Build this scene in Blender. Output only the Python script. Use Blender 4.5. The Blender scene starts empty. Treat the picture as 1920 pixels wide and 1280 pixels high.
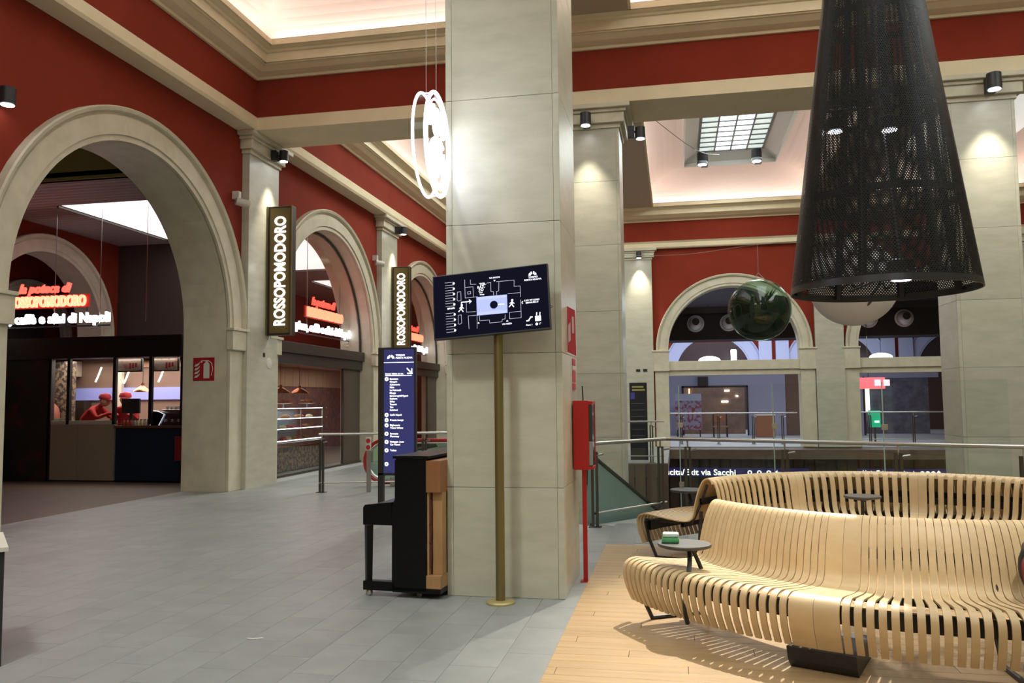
import bpy, bmesh, math, random
from mathutils import Vector, Matrix
random.seed(7)
PI = math.pi
rad = math.radians
SC = bpy.context.scene
COL = SC.collection

# ------------------------------------------------------------------ camera
yaw, pitch, roll = rad(11.1), rad(4.134), rad(0.565)
fw = Vector((-math.sin(yaw) * math.cos(pitch), math.cos(yaw) * math.cos(pitch), math.sin(pitch)))
r0 = Vector((math.cos(yaw), math.sin(yaw), 0))
u0 = r0.cross(fw)
rr = r0 * math.cos(roll) - u0 * math.sin(roll)
uu = u0 * math.cos(roll) + r0 * math.sin(roll)
cd = bpy.data.cameras.new('camera')
cd.sensor_width = 36
cd.lens = 1550 / 1920 * 36
cd.clip_start = 0.05
cam = bpy.data.objects.new('camera', cd)
COL.objects.link(cam)
m = Matrix.Identity(4)
for i in range(3):
    m[i][0], m[i][1], m[i][2] = rr[i], uu[i], -fw[i]
m[2][3] = 1.6
cam.matrix_world = m
SC.camera = cam

# ------------------------------------------------------------------ world, exposure, large lights
w = bpy.data.worlds.new('hall_world')
SC.world = w
w.use_nodes = True
w.node_tree.nodes['Background'].inputs[0].default_value = (0.9, 0.85, 0.78, 1)
w.node_tree.nodes['Background'].inputs[1].default_value = 0.05
SC.view_settings.view_transform = 'Standard'
SC.view_settings.look = 'None'
SC.view_settings.exposure = -0.05
SC.view_settings.gamma = 1.0
SC.view_settings.use_curve_mapping = False


def area(name, loc, size, power, color=(1, 1, 1), direction=(0, 0, -1), spread=180):
    l = bpy.data.lights.new(name, 'AREA')
    l.shape = 'RECTANGLE'
    l.size, l.size_y = size
    l.energy = power
    l.color = color
    l.spread = rad(spread)
    o = bpy.data.objects.new(name, l)
    COL.objects.link(o)
    o.location = loc
    d = Vector(direction).normalized()
    if abs(d.z) > 0.999:
        o.rotation_euler = (0 if d.z < 0 else PI, 0, 0)
    else:
        o.rotation_euler = d.to_track_quat('-Z', 'Y').to_euler()
    return o


def spot(name, loc, target, power, angle, color=(1, .92, .79), blend=.95, radius=.05):
    l = bpy.data.lights.new(name, 'SPOT')
    l.energy = power
    l.color = color
    l.spot_size = rad(angle)
    l.spot_blend = blend
    l.shadow_soft_size = radius
    o = bpy.data.objects.new(name, l)
    COL.objects.link(o)
    o.location = loc
    o.rotation_euler = (Vector(target) - Vector(loc)).to_track_quat('-Z', 'Y').to_euler()
    return o


# luminous skylights of the coffers (bay nearest the camera and the left aisle, above the frame), plus two added fill lamps
DAY = (.89, 1.0, .97)
area('skylight_and_fill_lamp', (1.9, 6.4, 9.15), (2.6, 10.5), 300, DAY)
area('skylight_and_fill_lamp', (-4.7, 6.4, 9.15), (2.6, 10.5), 85, DAY)
area('skylight_and_fill_lamp', (-4.7, -5.0, 8.1), (3.0, 5.0), 220, DAY)  # added behind the camera to brighten beam and cornice faces; no coffer here
area('skylight_and_fill_lamp', (2.0, -5.0, 8.1), (3.0, 5.0), 230, DAY)  # second added fill lamp, for faces turned towards the camera
area('skylight_and_fill_lamp', (-4.7, 22.2, 9.15), (2.6, 10.0), 380, DAY)
area('skylight_and_fill_lamp', (1.9, 22.2, 9.15), (2.0, 10.0), 400, DAY)
area('skylight_and_fill_lamp', (8.5, 6.4, 9.15), (2.6, 10.5), 420, DAY)
area('skylight_and_fill_lamp', (8.5, 22.2, 9.15), (2.6, 10.0), 300, DAY)
# first two spots on the skylight frame above the seating: they throw the bench shadow towards the camera
spot('seating_spot', (1.0, 11.9, 9.0), (1.2, 5.5, 0.0), 8000, 32, radius=.06)
spot('seating_spot', (2.9, 11.9, 9.0), (2.0, 7.0, 0.4), 1300, 36, radius=.06)
spot('seating_spot', (1.5, -1.0, 8.6), (1.4, 6.2, 0.95), 1900, 19, radius=.06)  # unseen fill spot behind the camera, aimed to brighten the bench front
spot('floor_fill_spot', (-4.0, 1.2, 9.0), (-3.6, 7.2, 0), 1500, 62, color=(.94, 1, .93), radius=.5)  # this and the next: fill spots added to keep the left aisle floor lit
spot('floor_fill_spot', (-4.6, 20, 9.0), (-5.4, 13.5, 0), 1000, 55, color=(.94, 1, .93), radius=.4)
# LED strips lying behind the cornice lips
COVE = (1.0, .80, .73)
OPEN_X = [(-7.2, -2.2), (-.63, 4.45), (6.0, 11.0)]
OPEN_Y = [(-1.0, 13.75), (15.95, 28.4)]
for xi, (xa, xb) in enumerate(OPEN_X):
    for ya, yb in OPEN_Y:
        k = 4.3 if ya < 0 else 3.2
        yc, xc = (ya + yb) / 2, (xa + xb) / 2
        ly, lx = yb - ya, xb - xa
        for loc, size, rot in (((xa - .20, yc, 8.36), (.05, ly), (0, rad(200), 0)), ((xb + .20, yc, 8.36), (.05, ly), (0, rad(160), 0)),
                               ((xc, yb + .20, 8.36), (lx, .05), (rad(200), 0, 0)), ((xc, ya - .20, 8.36), (lx, .05), (rad(160), 0, 0))):
            area('cove_led', loc, size, k * max(size), COVE).rotation_euler = rot

# ------------------------------------------------------------------ materials
MATS = {}


def mat(name, col, rough=.5, metal=0., col2=None, nscale=4., stretch=(1, 1, 1), bump=0., emit=None, es=0., rnd=0., spec=None, detail=6, ramp=(.35, .65), coat=0.):
    if name in MATS:
        return MATS[name]
    M = bpy.data.materials.new(name)
    M.use_nodes = True
    nt = M.node_tree
    b = nt.nodes['Principled BSDF']
    b.inputs['Base Color'].default_value = (*col, 1)
    b.inputs['Roughness'].default_value = rough
    b.inputs['Metallic'].default_value = metal
    if spec is not None:
        b.inputs['Specular IOR Level'].default_value = spec
    if coat:
        b.inputs['Coat Weight'].default_value = coat
        b.inputs['Coat Roughness'].default_value = .08
    src = None
    if col2 is not None or bump:
        tc = nt.nodes.new('ShaderNodeTexCoord')
        mp = nt.nodes.new('ShaderNodeMapping')
        mp.inputs['Scale'].default_value = stretch
        nt.links.new(tc.outputs['Object'], mp.inputs[0])
        if rnd:
            oi = nt.nodes.new('ShaderNodeObjectInfo')
            mu = nt.nodes.new('ShaderNodeMath'); mu.operation = 'MULTIPLY'; mu.inputs[1].default_value = 37.
            nt.links.new(oi.outputs['Random'], mu.inputs[0])
            cb = nt.nodes.new('ShaderNodeCombineXYZ')
            for q in range(3):
                nt.links.new(mu.outputs[0], cb.inputs[q])
            nt.links.new(cb.outputs[0], mp.inputs['Location'])
        nz = nt.nodes.new('ShaderNodeTexNoise')
        nz.inputs['Scale'].default_value = nscale
        nz.inputs['Detail'].default_value = detail
        nz.inputs['Roughness'].default_value = .6
        nt.links.new(mp.outputs[0], nz.inputs[0])
        if col2 is not None:
            cr = nt.nodes.new('ShaderNodeValToRGB')
            cr.color_ramp.elements[0].position = ramp[0]
            cr.color_ramp.elements[1].position = ramp[1]
            cr.color_ramp.elements[0].color = (*col, 1)
            cr.color_ramp.elements[1].color = (*col2, 1)
            nt.links.new(nz.outputs[0], cr.inputs[0])
            src = cr.outputs[0]
        if bump:
            bp = nt.nodes.new('ShaderNodeBump')
            bp.inputs['Strength'].default_value = bump
            bp.inputs['Distance'].default_value = .01
            nt.links.new(nz.outputs[0], bp.inputs['Height'])
            nt.links.new(bp.outputs[0], b.inputs['Normal'])
    if rnd:
        oi = nt.nodes.new('ShaderNodeObjectInfo')
        hs = nt.nodes.new('ShaderNodeHueSaturation')
        mr = nt.nodes.new('ShaderNodeMapRange')
        mr.inputs[3].default_value = 1 - rnd
        mr.inputs[4].default_value = 1 + rnd
        nt.links.new(oi.outputs['Random'], mr.inputs[0])
        nt.links.new(mr.outputs[0], hs.inputs['Value'])
        if src is not None:
            nt.links.new(src, hs.inputs['Color'])
        else:
            hs.inputs['Color'].default_value = (*col, 1)
        src = hs.outputs[0]
    if src is not None:
        nt.links.new(src, b.inputs['Base Color'])
    if emit is not None:
        b.inputs['Emission Color'].default_value = (*emit, 1)
        b.inputs['Emission Strength'].default_value = es
    MATS[name] = M
    return M


def glassmat(name, tint=(.96, .985, .975), refl=.05, rough=.0):
    if name in MATS:
        return MATS[name]
    M = bpy.data.materials.new(name)
    M.use_nodes = True
    nt = M.node_tree
    for n in list(nt.nodes):
        nt.nodes.remove(n)
    out = nt.nodes.new('ShaderNodeOutputMaterial')
    t = nt.nodes.new('ShaderNodeBsdfTransparent'); t.inputs[0].default_value = (*tint, 1)
    g = nt.nodes.new('ShaderNodeBsdfGlossy'); g.inputs['Roughness'].default_value = rough
    lw_ = nt.nodes.new('ShaderNodeLayerWeight'); lw_.inputs[0].default_value = .5
    fr = nt.nodes.new('ShaderNodeMath'); fr.operation = 'POWER'; fr.inputs[1].default_value = 4.
    nt.links.new(lw_.outputs['Facing'], fr.inputs[0])
    ad = nt.nodes.new('ShaderNodeMath'); ad.operation = 'MULTIPLY_ADD'; ad.inputs[1].default_value = .5; ad.inputs[2].default_value = refl * .5
    mx = nt.nodes.new('ShaderNodeMixShader')
    nt.links.new(fr.outputs[0], ad.inputs[0]); nt.links.new(ad.outputs[0], mx.inputs[0])
    nt.links.new(t.outputs[0], mx.inputs[1]); nt.links.new(g.outputs[0], mx.inputs[2])
    nt.links.new(mx.outputs[0], out.inputs[0])
    MATS[name] = M
    return M


STONE = mat('travertine', (.51, .49, .39), .34, col2=(.435, .42, .325), nscale=2.2, stretch=(1, 1, 3.5), rnd=.035, bump=.02)
STONE_R = mat('trim_stone', (.63, .58, .44), .5, col2=(.54, .49, .36), nscale=3, bump=.05)
CREAM = mat('cream_plaster', (.76, .65, .43), .7, col2=(.70, .59, .385), nscale=1.5)
RED = mat('red_plaster', (.235, .031, .015), .85, col2=(.208, .0275, .013), nscale=1.2, spec=.15)
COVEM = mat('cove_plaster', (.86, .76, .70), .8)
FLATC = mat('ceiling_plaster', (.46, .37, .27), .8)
TILE = mat('grey_stone_tile', (.225, .232, .228), .42, col2=(.272, .279, .272), nscale=2.6, rnd=.04, bump=.03)
GROUT = mat('grout', (.36, .355, .34), .8)
DECK = mat('oak_plank', (.44, .295, .152), .42, col2=(.375, .245, .118), nscale=3.0, stretch=(.6, 9, 1), rnd=.07)
SLAT = mat('birch_slat', (.63, .47, .27), .42, col2=(.57, .415, .225), nscale=5, stretch=(8, 1, 1), rnd=.05)
BLACK = mat('black_lacquer', (.004, .004, .0045), .3, spec=.2)
BLK = mat('black_metal', (.018, .018, .02), .45)
BRONZE = mat('dark_bronze', (.055, .048, .038), .4, metal=.4)
STEEL = mat('brushed_steel', (.55, .53, .50), .3, metal=1.)
DSTEEL = mat('dark_steel', (.10, .09, .075), .4, metal=.8)
WHITE = mat('white_paint', (.75, .75, .75), .5)
OFFW = mat('off_white_panel', (.62, .57, .49), .6)
GLASS = glassmat('clear_glass')
GGLASS = glassmat('green_tint_glass', (.66, .80, .74), .10)
SHOPG = glassmat('shop_glass', (.88, .88, .86), .11)
NEONW = mat('neon_white', (1, 1, 1), .3, emit=(.80, .84, 1.), es=7.)
NEONR = mat('neon_red', (1, .05, .03), .3, emit=(1., .045, .03), es=5.)
NEONO = mat('neon_orange', (1, .3, .2), .3, emit=(1., .20, .11), es=4.)
SPOTW = mat('lamp_lens', (1, 1, 1), .3, emit=(.86, .89, 1.), es=14.)
SIGNW = mat('sign_white', (1, 1, 1), .4, emit=(1, 1, 1), es=2.2)
SCRW = mat('screen_white', (1, 1, 1), .4, emit=(.80, .83, 1), es=1.1)

# ------------------------------------------------------------------ mesh helpers


class MB:
    def __init__(s):
        s.v = []; s.f = []; s.uv = None

    def quad(s, a, b, c, d):
        n = len(s.v); s.v += [tuple(a), tuple(b), tuple(c), tuple(d)]; s.f.append((n, n + 1, n + 2, n + 3)); return s

    def box(s, x0, x1, y0, y1, z0, z1):
        n = len(s.v)
        s.v += [(x0, y0, z0), (x1, y0, z0), (x1, y1, z0), (x0, y1, z0), (x0, y0, z1), (x1, y0, z1), (x1, y1, z1), (x0, y1, z1)]
        s.f += [tuple(n + i for i in q) for q in ((0, 3, 2, 1), (4, 5, 6, 7), (0, 1, 5, 4), (1, 2, 6, 5), (2, 3, 7, 6), (3, 0, 4, 7))]
        return s

    def bbox(s, x0, x1, y0, y1, z0, z1, b=.004):
        """box with chamfered edges"""
        bm = bmesh.new()
        r = bmesh.ops.create_cube(bm, size=1)
        for v in bm.verts:
            v.co = Vector((x0 + (v.co.x + .5) * (x1 - x0), y0 + (v.co.y + .5) * (y1 - y0), z0 + (v.co.z + .5) * (z1 - z0)))
        bmesh.ops.bevel(bm, geom=list(bm.edges), offset=b, segments=2, affect='EDGES', profile=.6)
        return s.add(bm)

    def add(s, bm):
        n = len(s.v)
        bm.verts.ensure_lookup_table()
        for i, v in enumerate(bm.verts):
            v.index = i
        s.v += [tuple(v.co) for v in bm.verts]
        s.f += [tuple(n + v.index for v in f.verts) for f in bm.faces]
        bm.free()
        return s

    def prism(s, poly, axis, a, b):
        """extrude a 2D polygon along axis x/y/z from a to b"""
        def P(u, v, t):
            return {'x': (t, u, v), 'y': (u, t, v), 'z': (u, v, t)}[axis]
        n = len(s.v); k = len(poly)
        s.v += [P(u, v, a) for u, v in poly] + [P(u, v, b) for u, v in poly]
        s.f.append(tuple(n + i for i in range(k))[::-1]); s.f.append(tuple(n + k + i for i in range(k)))
        for i in range(k):
            j = (i + 1) % k
            s.f.append((n + i, n + j, n + k + j, n + k + i))
        return s

    def tube(s, pts, r, seg=10, closed=False, cap=True):
        pts = [Vector(p) for p in pts]
        N = len(pts)
        rs = r if isinstance(r, (list, tuple)) else [r] * N
        base = len(s.v)
        up = None
        for i in range(N):
            a = pts[(i - 1) % N] if (closed or i > 0) else pts[i]
            b = pts[(i + 1) % N] if (closed or i < N - 1) else pts[i]
            t = (b - a).normalized()
            if up is None:
                up = Vector((0, 0, 1)) if abs(t.z) < .9 else Vector((1, 0, 0))
            e1 = (up - t * up.dot(t)).normalized(); e2 = t.cross(e1); up = e1
            for k in range(seg):
                an = 2 * PI * k / seg
                s.v.append(tuple(pts[i] + (e1 * math.cos(an) + e2 * math.sin(an)) * rs[i]))
        for i in range(N if closed else N - 1):
            j = (i + 1) % N
            for k in range(seg):
                l = (k + 1) % seg
                s.f.append((base + i * seg + k, base + i * seg + l, base + j * seg + l, base + j * seg + k))
        if cap and not closed:
            s.f.append(tuple(base + k for k in range(seg))[::-1])
            s.f.append(tuple(base + (N - 1) * seg + k for k in range(seg)))
        return s

    def lathe(s, prof, c=(0, 0, 0), seg=24, cap=True):
        n = len(s.v)
        for r, z in prof:
            for k in range(seg):
                a = 2 * PI * k / seg
                s.v.append((c[0] + r * math.cos(a), c[1] + r * math.sin(a), c[2] + z))
        for i in range(len(prof) - 1):
            for k in range(seg):
                l = (k + 1) % seg
                s.f.append((n + i * seg + k, n + i * seg + l, n + (i + 1) * seg + l, n + (i + 1) * seg + k))
        if cap:
            s.f.append(tuple(n + k for k in range(seg))[::-1]); q = n + (len(prof) - 1) * seg
            s.f.append(tuple(q + k for k in range(seg)))
        return s

    def sphere(s, c, r, seg=20, rings=12, sc=(1, 1, 1)):
        pr = [(max(1e-4, r * math.sin(PI * i / rings)), -r * math.cos(PI * i / rings)) for i in range(rings + 1)]
        n = len(s.v)
        s.lathe(pr, (0, 0, 0), seg)
        for i in range(n, len(s.v)):
            v = s.v[i]; s.v[i] = (c[0] + v[0] * sc[0], c[1] + v[1] * sc[1], c[2] + v[2] * sc[2])
        return s

    def xf(s, M, start=0):
        for i in range(start, len(s.v)):
            s.v[i] = tuple(M @ Vector(s.v[i]))
        return s

    def mesh(s, name, material, smooth=False):
        me = bpy.data.meshes.new(name)
        me.from_pydata(s.v, [], s.f)
        me.materials.append(material)
        if smooth:
            for p in me.polygons:
                p.use_smooth = True
            try:
                me.set_sharp_from_angle(angle=rad(35))
            except Exception:
                pass
        me.update()
        return me

    def build(s, name, material, parent=None, smooth=False):
        return link(name, s.mesh(name, material, smooth), parent)


def link(name, me, parent=None):
    o = bpy.data.objects.new(name, me)
    COL.objects.link(o)
    if parent is not None:
        o.parent = parent
        o.matrix_parent_inverse = root_inv(parent)
    return o


def root_inv(p):
    if p.type == 'EMPTY' and 'rootloc' in p:
        return INV[p.name]
    return Matrix.Identity(4)


INV = {}


def thing(name, label, cat, loc=(0, 0, 0), group=None, rotz=0., local=False):
    """an Empty at a thing's base; parts are given in world coordinates unless local"""
    o = bpy.data.objects.new(name, None)
    COL.objects.link(o)
    o.empty_display_size = .1
    o.location = loc
    o.rotation_euler = (0, 0, rotz)
    o['label'] = label; o['category'] = cat
    if group:
        o['group'] = group
    if not local:
        o['rootloc'] = 1
        INV[o.name] = (Matrix.Translation(loc) @ Matrix.Rotation(rotz, 4, 'Z')).inverted()
    return o


def tag(o, label, cat, group=None):
    o['label'] = label; o['category'] = cat
    if group:
        o['group'] = group
    return o


def struct(o):
    o['kind'] = 'structure'
    return o


def textmesh(name, body, size, material, M, parent=None, align='CENTER', bold=0., xs=1., ext=.002, shear=0., sp=1., fit=None):
    c = bpy.data.curves.new(name, 'FONT')
    c.body = body; c.size = size; c.align_x = align; c.align_y = 'CENTER'
    c.offset = bold; c.extrude = ext; c.shear = shear; c.space_character = sp
    c.resolution_u = 3
    t = bpy.data.objects.new(name, c)
    me = bpy.data.meshes.new_from_object(t)
    me.transform(Matrix.Diagonal((xs, 1, 1, 1)))
    if fit:
        xs2 = [v.co.x for v in me.vertices]; ys2 = [v.co.y for v in me.vertices]
        cx, cy = (min(xs2) + max(xs2)) / 2, (min(ys2) + max(ys2)) / 2
        me.transform(Matrix.Diagonal((fit[0] / (max(xs2) - min(xs2)), fit[1] / (max(ys2) - min(ys2)), 1, 1)) @ Matrix.Translation((-cx, -cy, 0)))
    me.transform(M)
    me.materials.clear(); me.materials.append(material)
    me.name = name
    bpy.data.objects.remove(t); bpy.data.curves.remove(c)
    return link(name, me, parent)


def frame(o, x, y):
    """matrix with origin o, text x axis, text y axis"""
    x = Vector(x).normalized(); y = Vector(y).normalized(); z = x.cross(y)
    M = Matrix.Identity(4)
    for i in range(3):
        M[i][0], M[i][1], M[i][2], M[i][3] = x[i], y[i], z[i], o[i]
    return M


def lampchild(o, parent):
    o.parent = parent
    o.matrix_parent_inverse = root_inv(parent)
    return o


def catmull(P, n=4):
    out = []
    Q = [P[0]] + list(P) + [P[-1]]
    for i in range(1, len(Q) - 2):
        p0, p1, p2, p3 = [Vector(q) for q in Q[i - 1:i + 3]]
        for k in range(n):
            t = k / n
            out.append(.5 * ((2 * p1) + (p2 - p0) * t + (2 * p0 - 5 * p1 + 4 * p2 - p3) * t * t + (3 * p1 - p0 - 3 * p2 + p3) * t ** 3))
    out.append(Vector(P[-1]))
    return out


# ------------------------------------------------------------------ floors
YB = 29.0           # back wall
XW = -8.1           # left wall face
rail_a, rail_b, rail_c = (-1.03, 10.65), (-.16, 11.95), (3.9, 9.85)
poly = [(-9, -9), (17, -9), (17, 9.2), (12, 8.0), (5.2, 9.25), (3.95, 9.95), (-.10, 12.1), (-1.12, 10.75), (-1.95, 11.4), (-1.95, YB), (-9, YB)]
fl = struct(MB().prism(poly, 'z', -.35, -.0035).build('floor', GROUT))


def in_void(x, y):
    if y < 9.9:
        return False
    # right of the slanted rail
    inside = False
    n = len(poly)
    for i in range(n):
        x1, y1 = poly[i]; x2, y2 = poly[(i + 1) % n]
        if (y1 > y) != (y2 > y) and x < (x2 - x1) * (y - y1) / (y2 - y1) + x1:
            inside = not inside
    return not inside


def seen(x, y, z=0, mx=.04):
    d = Vector((x, y, z - 1.6)); zz = d.dot(fw)
    if zz < .3:
        return False
    u, v = .5 + 1550 / 1920 * d.dot(rr) / zz, .5 - 1550 / 1280 * d.dot(uu) / zz
    return -mx < u < 1 + mx and -mx < v < 1 + mx


tm = MB().bbox(-.1488, .1488, -.2988, .2988, -.02, 0, .0008).mesh('tile', TILE)
cand = []
for i in range(-26, 45):
    for j in range(0, 50):
        x = -1.54 + .3 * i
        y = .6 * j + (.3 if i % 2 else 0) + .2
        if x < XW - .9 or y > 28.9 or y < 1 or (x > -.9 and y < 9.5):
            continue
        if any(in_void(x + sx * .15, y + sy * .3) for sx in (-1, 1) for sy in (-1, 1)):
            continue
        if x < XW and not (8.8 < y < 13.9 and x > -8.8):
            continue
        if not seen(x, y, mx=.5):
            continue
        cand.append((x * x + y * y + (0 if seen(x, y, mx=.03) else 1e6), x, y))
cand.sort()
for d, x, y in cand[:300]:
    o = link('tile', tm, fl); o.location = (x, y, 0)
mb = MB()
for d, x, y in cand[300:]:
    mb.box(x - .1485, x + .1485, y - .2985, y + .2985, -.02, 0)
o = mb.build('tile_field', TILE, fl); o['kind'] = 'stuff'

# oak deck under the seating
dk = struct(MB().box(-.79, 6.2, 1.0, 9.31, -.02, .0).build('floor_deck', BLK))
rows = 62
for r in range(rows):
    y0 = 9.31 - (r + 1) * .134
    x = -.79 - (r * .77) % 1.9
    if not (seen(0, y0, mx=.3) or seen(2.5, y0, mx=.3)):
        continue
    while x < 6.2:
        xa, xb = max(x, -.79), min(x + 1.9, 6.2)
        if xb - xa > .01 and seen((xa + xb) / 2 - .5, y0, mx=.5):
            o = MB().bbox(0, xb - xa - .003, 0, .131, 0, .014, .0015).build('plank', DECK, dk)
            o.location = (xa, y0, 0)
        x += 1.9

# shop floor beyond the left arches
SHOPF = mat('dark_shop_floor', (.10, .072, .055), .55, col2=(.12, .085, .065), nscale=2)
struct(MB().box(-17, -8.8, 4, 34, -.2, -.004).build('floor_shop', SHOPF))
# lower concourse seen through the floor opening
LOWF = mat('lower_floor', (.12, .11, .10), .4)
struct(MB().box(-3, 17, 9, 46, -4.5, -4.3).build('floor_lower', LOWF))
FARF = mat('far_floor', (.30, .29, .30), .4)
struct(MB().box(-9, 17, YB, 48, -.4, 0).build('floor_far', FARF))

# ------------------------------------------------------------------ walls with arches


def arch_wall(name, axis, p0, p1, u0_, u1_, ztop, ops, material, N=40):
    """wall between planes p0 (face) and p1; openings (centre, radius, spring)"""
    mb = MB()

    def P(p, u, z):
        return (p, u, z) if axis == 'x' else (u, p, z)
    u = u0_
    for c, r, zs in ops:
        for p in (p0, p1):
            mb.quad(P(p, u, 0), P(p, c - r, 0), P(p, c - r, ztop), P(p, u, ztop))
        A = [(c - r * math.cos(PI * i / N), zs + r * math.sin(PI * i / N)) for i in range(N + 1)]
        for (ua, za), (ub, zb) in zip(A, A[1:]):
            for p in (p0, p1):
                mb.quad(P(p, ua, za), P(p, ub, zb), P(p, ub, ztop), P(p, ua, ztop))
        u = c + r
    for p in (p0, p1):
        mb.quad(P(p, u, 0), P(p, u1_, 0), P(p, u1_, ztop), P(p, u, ztop))
    mb.quad(P(p0, u0_, ztop), P(p0, u1_, ztop), P(p1, u1_, ztop), P(p1, u0_, ztop))
    return struct(mb.build(name, material))


def reveal(axis, p0, p1, c, r, zs, wall, material, N=40, name='arch_reveal'):
    mb = MB()

    def P(p, u, z):
        return (p, u, z) if axis == 'x' else (u, p, z)
    A = [(c - r, 0)] + [(c - r * math.cos(PI * i / N), zs + r * math.sin(PI * i / N)) for i in range(N + 1)] + [(c + r, 0)]
    for (ua, za), (ub, zb) in zip(A, A[1:]):
        mb.quad(P(p0, ua, za), P(p0, ub, zb), P(p1, ub, zb), P(p1, ua, za))
    return mb.build(name, material, wall, True)


def surround(axis, p, s, c, r, R, zs, wall, material, zimp=(2.6, 2.95), N=40, jw=0.):
    """moulded archivolt, jambs and impost blocks; s = outward sign"""
    def P(h, u, z):
        return (p + s * h, u, z) if axis == 'x' else (u, p + s * h, z)
    prof = [(r, -.02), (r, .05), (r + .09, .05), (r + .09, .075), (R - .13, .075), (R - .12, .055), (R - .09, .055), (R - .07, .12), (R - .02, .14), (R, .12), (R, -.02)]
    mb = MB()
    k = len(prof)
    for i in range(N + 1):
        a = PI * i / N
        for q, h in prof:
            mb.v.append(P(h, c - q * math.cos(a), zs + q * math.sin(a)))
    for i in range(N):
        for j in range(k - 1):
            mb.f.append((i * k + j, i * k + j + 1, (i + 1) * k + j + 1, (i + 1) * k + j))
    mb.build('archivolt', material, wall, True)
    for sg in (-1, 1):
        def bx(name, ua, ub, h, z0, z1):
            a, b = sorted((c + sg * ua, c + sg * ub))
            q0, q1 = sorted((p, p + s * h))
            m2 = MB()
            if axis == 'x':
                m2.bbox(q0, q1, a, b, z0, z1, .008)
            else:
                m2.bbox(a, b, q0, q1, z0, z1, .008)
            m2.build(name, material, wall)
        bx('jamb', r, R - .05 + jw, .06, 0, zimp[0])
        bx('impost', r - .03, R + .01 + jw, .13, zimp[0], zs - .05)
        bx('impost_cap', r - .05, R + .03 + jw, .16, zs - .05, zs + .002)


wl = arch_wall('wall_left', 'x', XW, -9.0, -9, YB, 6.9, [(11.35, 2.60, 3.01), (18.6, 2.77, 2.96), (26.0, 2.77, 2.96)], RED)
for c, r, R, zs in ((11.35, 2.60, 3.10, 3.01), (18.6, 2.77, 3.25, 2.96), (26.0, 2.77, 3.25, 2.96)):
    reveal('x', XW, -9.0, c, r, zs, wl, STONE_R)
    surround('x', XW, 1, c, r, R, zs, wl, STONE_R)
MB().box(-9.0, -7.77, -9, 14.4, 6.9, 9.6).box(-9.0, -7.77, 15.3, YB, 6.9, 9.6).build('upper_wall', RED, wl)
MB().prism([(XW, 6.82), (-7.74, 6.82), (-7.71, 6.87), (-7.71, 7.04), (-7.75, 7.08), (XW, 7.08)], 'y', -9, YB).build('string_course', CREAM, wl)


def cornice(axis, p, s, a, b, parent, name='cornice'):
    pr = [(0, 7.80), (.05, 7.80), (.07, 7.84), (.12, 7.85), (.22, 7.88), (.33, 7.94), (.37, 7.95), (.37, 7.97), (.41, 7.97), (.41, 8.13), (.45, 8.14), (.47, 8.17), (.52, 8.18), (.57, 8.2), (0, 8.2)]
    mb = MB().prism([(p + s * q, z) for q, z in pr], 'y' if axis == 'x' else 'x', a, b)
    return mb.build(name, CREAM, parent)


cornice('x', -7.77, 1, -9, 14.4, wl)
cornice('x', -7.77, 1, 15.3, YB, wl)


def pilaster_left(ya, yb):
    MB().box(XW, -7.95, ya, yb, 0, 6.45).build('pilaster', STONE, wl)
    for k, (z0, z1, h) in enumerate(((6.42, 6.50, .04), (6.50, 6.68, .10), (6.68, 6.74, .14), (6.74, 6.82, .22))):
        MB().bbox(XW, -7.95 + h, ya - h, yb + h, z0, z1, .012).build('capital_moulding', STONE_R, wl)


pilaster_left(14.40, 15.60)
pilaster_left(21.75, 23.05)
struct(MB().box(-9, 17, -9.3, -9, 0, 9.6).build('wall_front', CREAM))
struct(MB().box(16.7, 17, -9, 48, -4.5, 9.6).build('wall_right', CREAM))

# back wall
wb = arch_wall('wall_back', 'y', YB, YB + .6, -8.1, 17, 6.9, [(1.97, 2.17, 3.30), (8.15, 2.17, 3.30), (14.3, 2.17, 3.30)], RED)
for c in (1.97, 8.15, 14.3):
    reveal('y', YB, YB + .6, c, 2.17, 3.30, wb, STONE_R)
    surround('y', YB, -1, c, 2.17, 2.58, 3.30, wb, STONE_R, zimp=(2.58, 2.94), jw=.10)
    MB().bbox(c - 2.2, c + 2.2, YB - .04, YB + .3, 2.60, 2.92, .01).build('transom', STONE_R, wb)
    MB().bbox(c - 2.2, c + 2.2, YB + .02, YB + .28, 2.42, 2.60, .01).build('transom_ledge', STONE_R, wb)
MB().box(-8.1, 17, YB - .02, YB + .6, 6.9, 9.6).build('upper_wall', RED, wb)
MB().prism([(YB + .1, 6.84), (YB - .14, 6.84), (YB - .17, 6.88), (YB - .17, 7.02), (YB - .22, 7.08), (YB + .1, 7.10)], 'x', -8.1, 17).build('string_course', CREAM, wb)
cornice('y', YB - .02, -1, -8.1, 17, wb)
for xa, xb in ((-1.85, -.70), (4.62, 5.52), (10.8, 11.7)):
    MB().box(xa, xb, YB - .14, YB, 0, 6.5).build('pilaster', STONE, wb)
    for z0, z1, h in ((6.46, 6.54, .03), (6.54, 6.70, .09), (6.70, 6.76, .12), (6.76, 6.84, .18)):
        MB().bbox(xa - h, xb + h, YB - .14 - h, YB, z0, z1, .012).build('capital_moulding', STONE_R, wb)

# ------------------------------------------------------------------ transverse beam and ceiling
bm_ = struct(MB().box(-7.77, 16.7, 14.3, 15.4, 6.95, 8.3).build('ceiling_beam', RED))
MB().prism([(14.27, 6.82), (15.43, 6.82), (15.43, 7.04), (15.38, 7.10), (14.32, 7.10), (14.27, 7.04)], 'x', -7.9, 16.7).build('string_course', CREAM, bm_)
cornice('y', 14.3, -1, -7.8, 16.7, bm_)
cornice('y', 15.4, 1, -7.8, 16.7, bm_)

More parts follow.
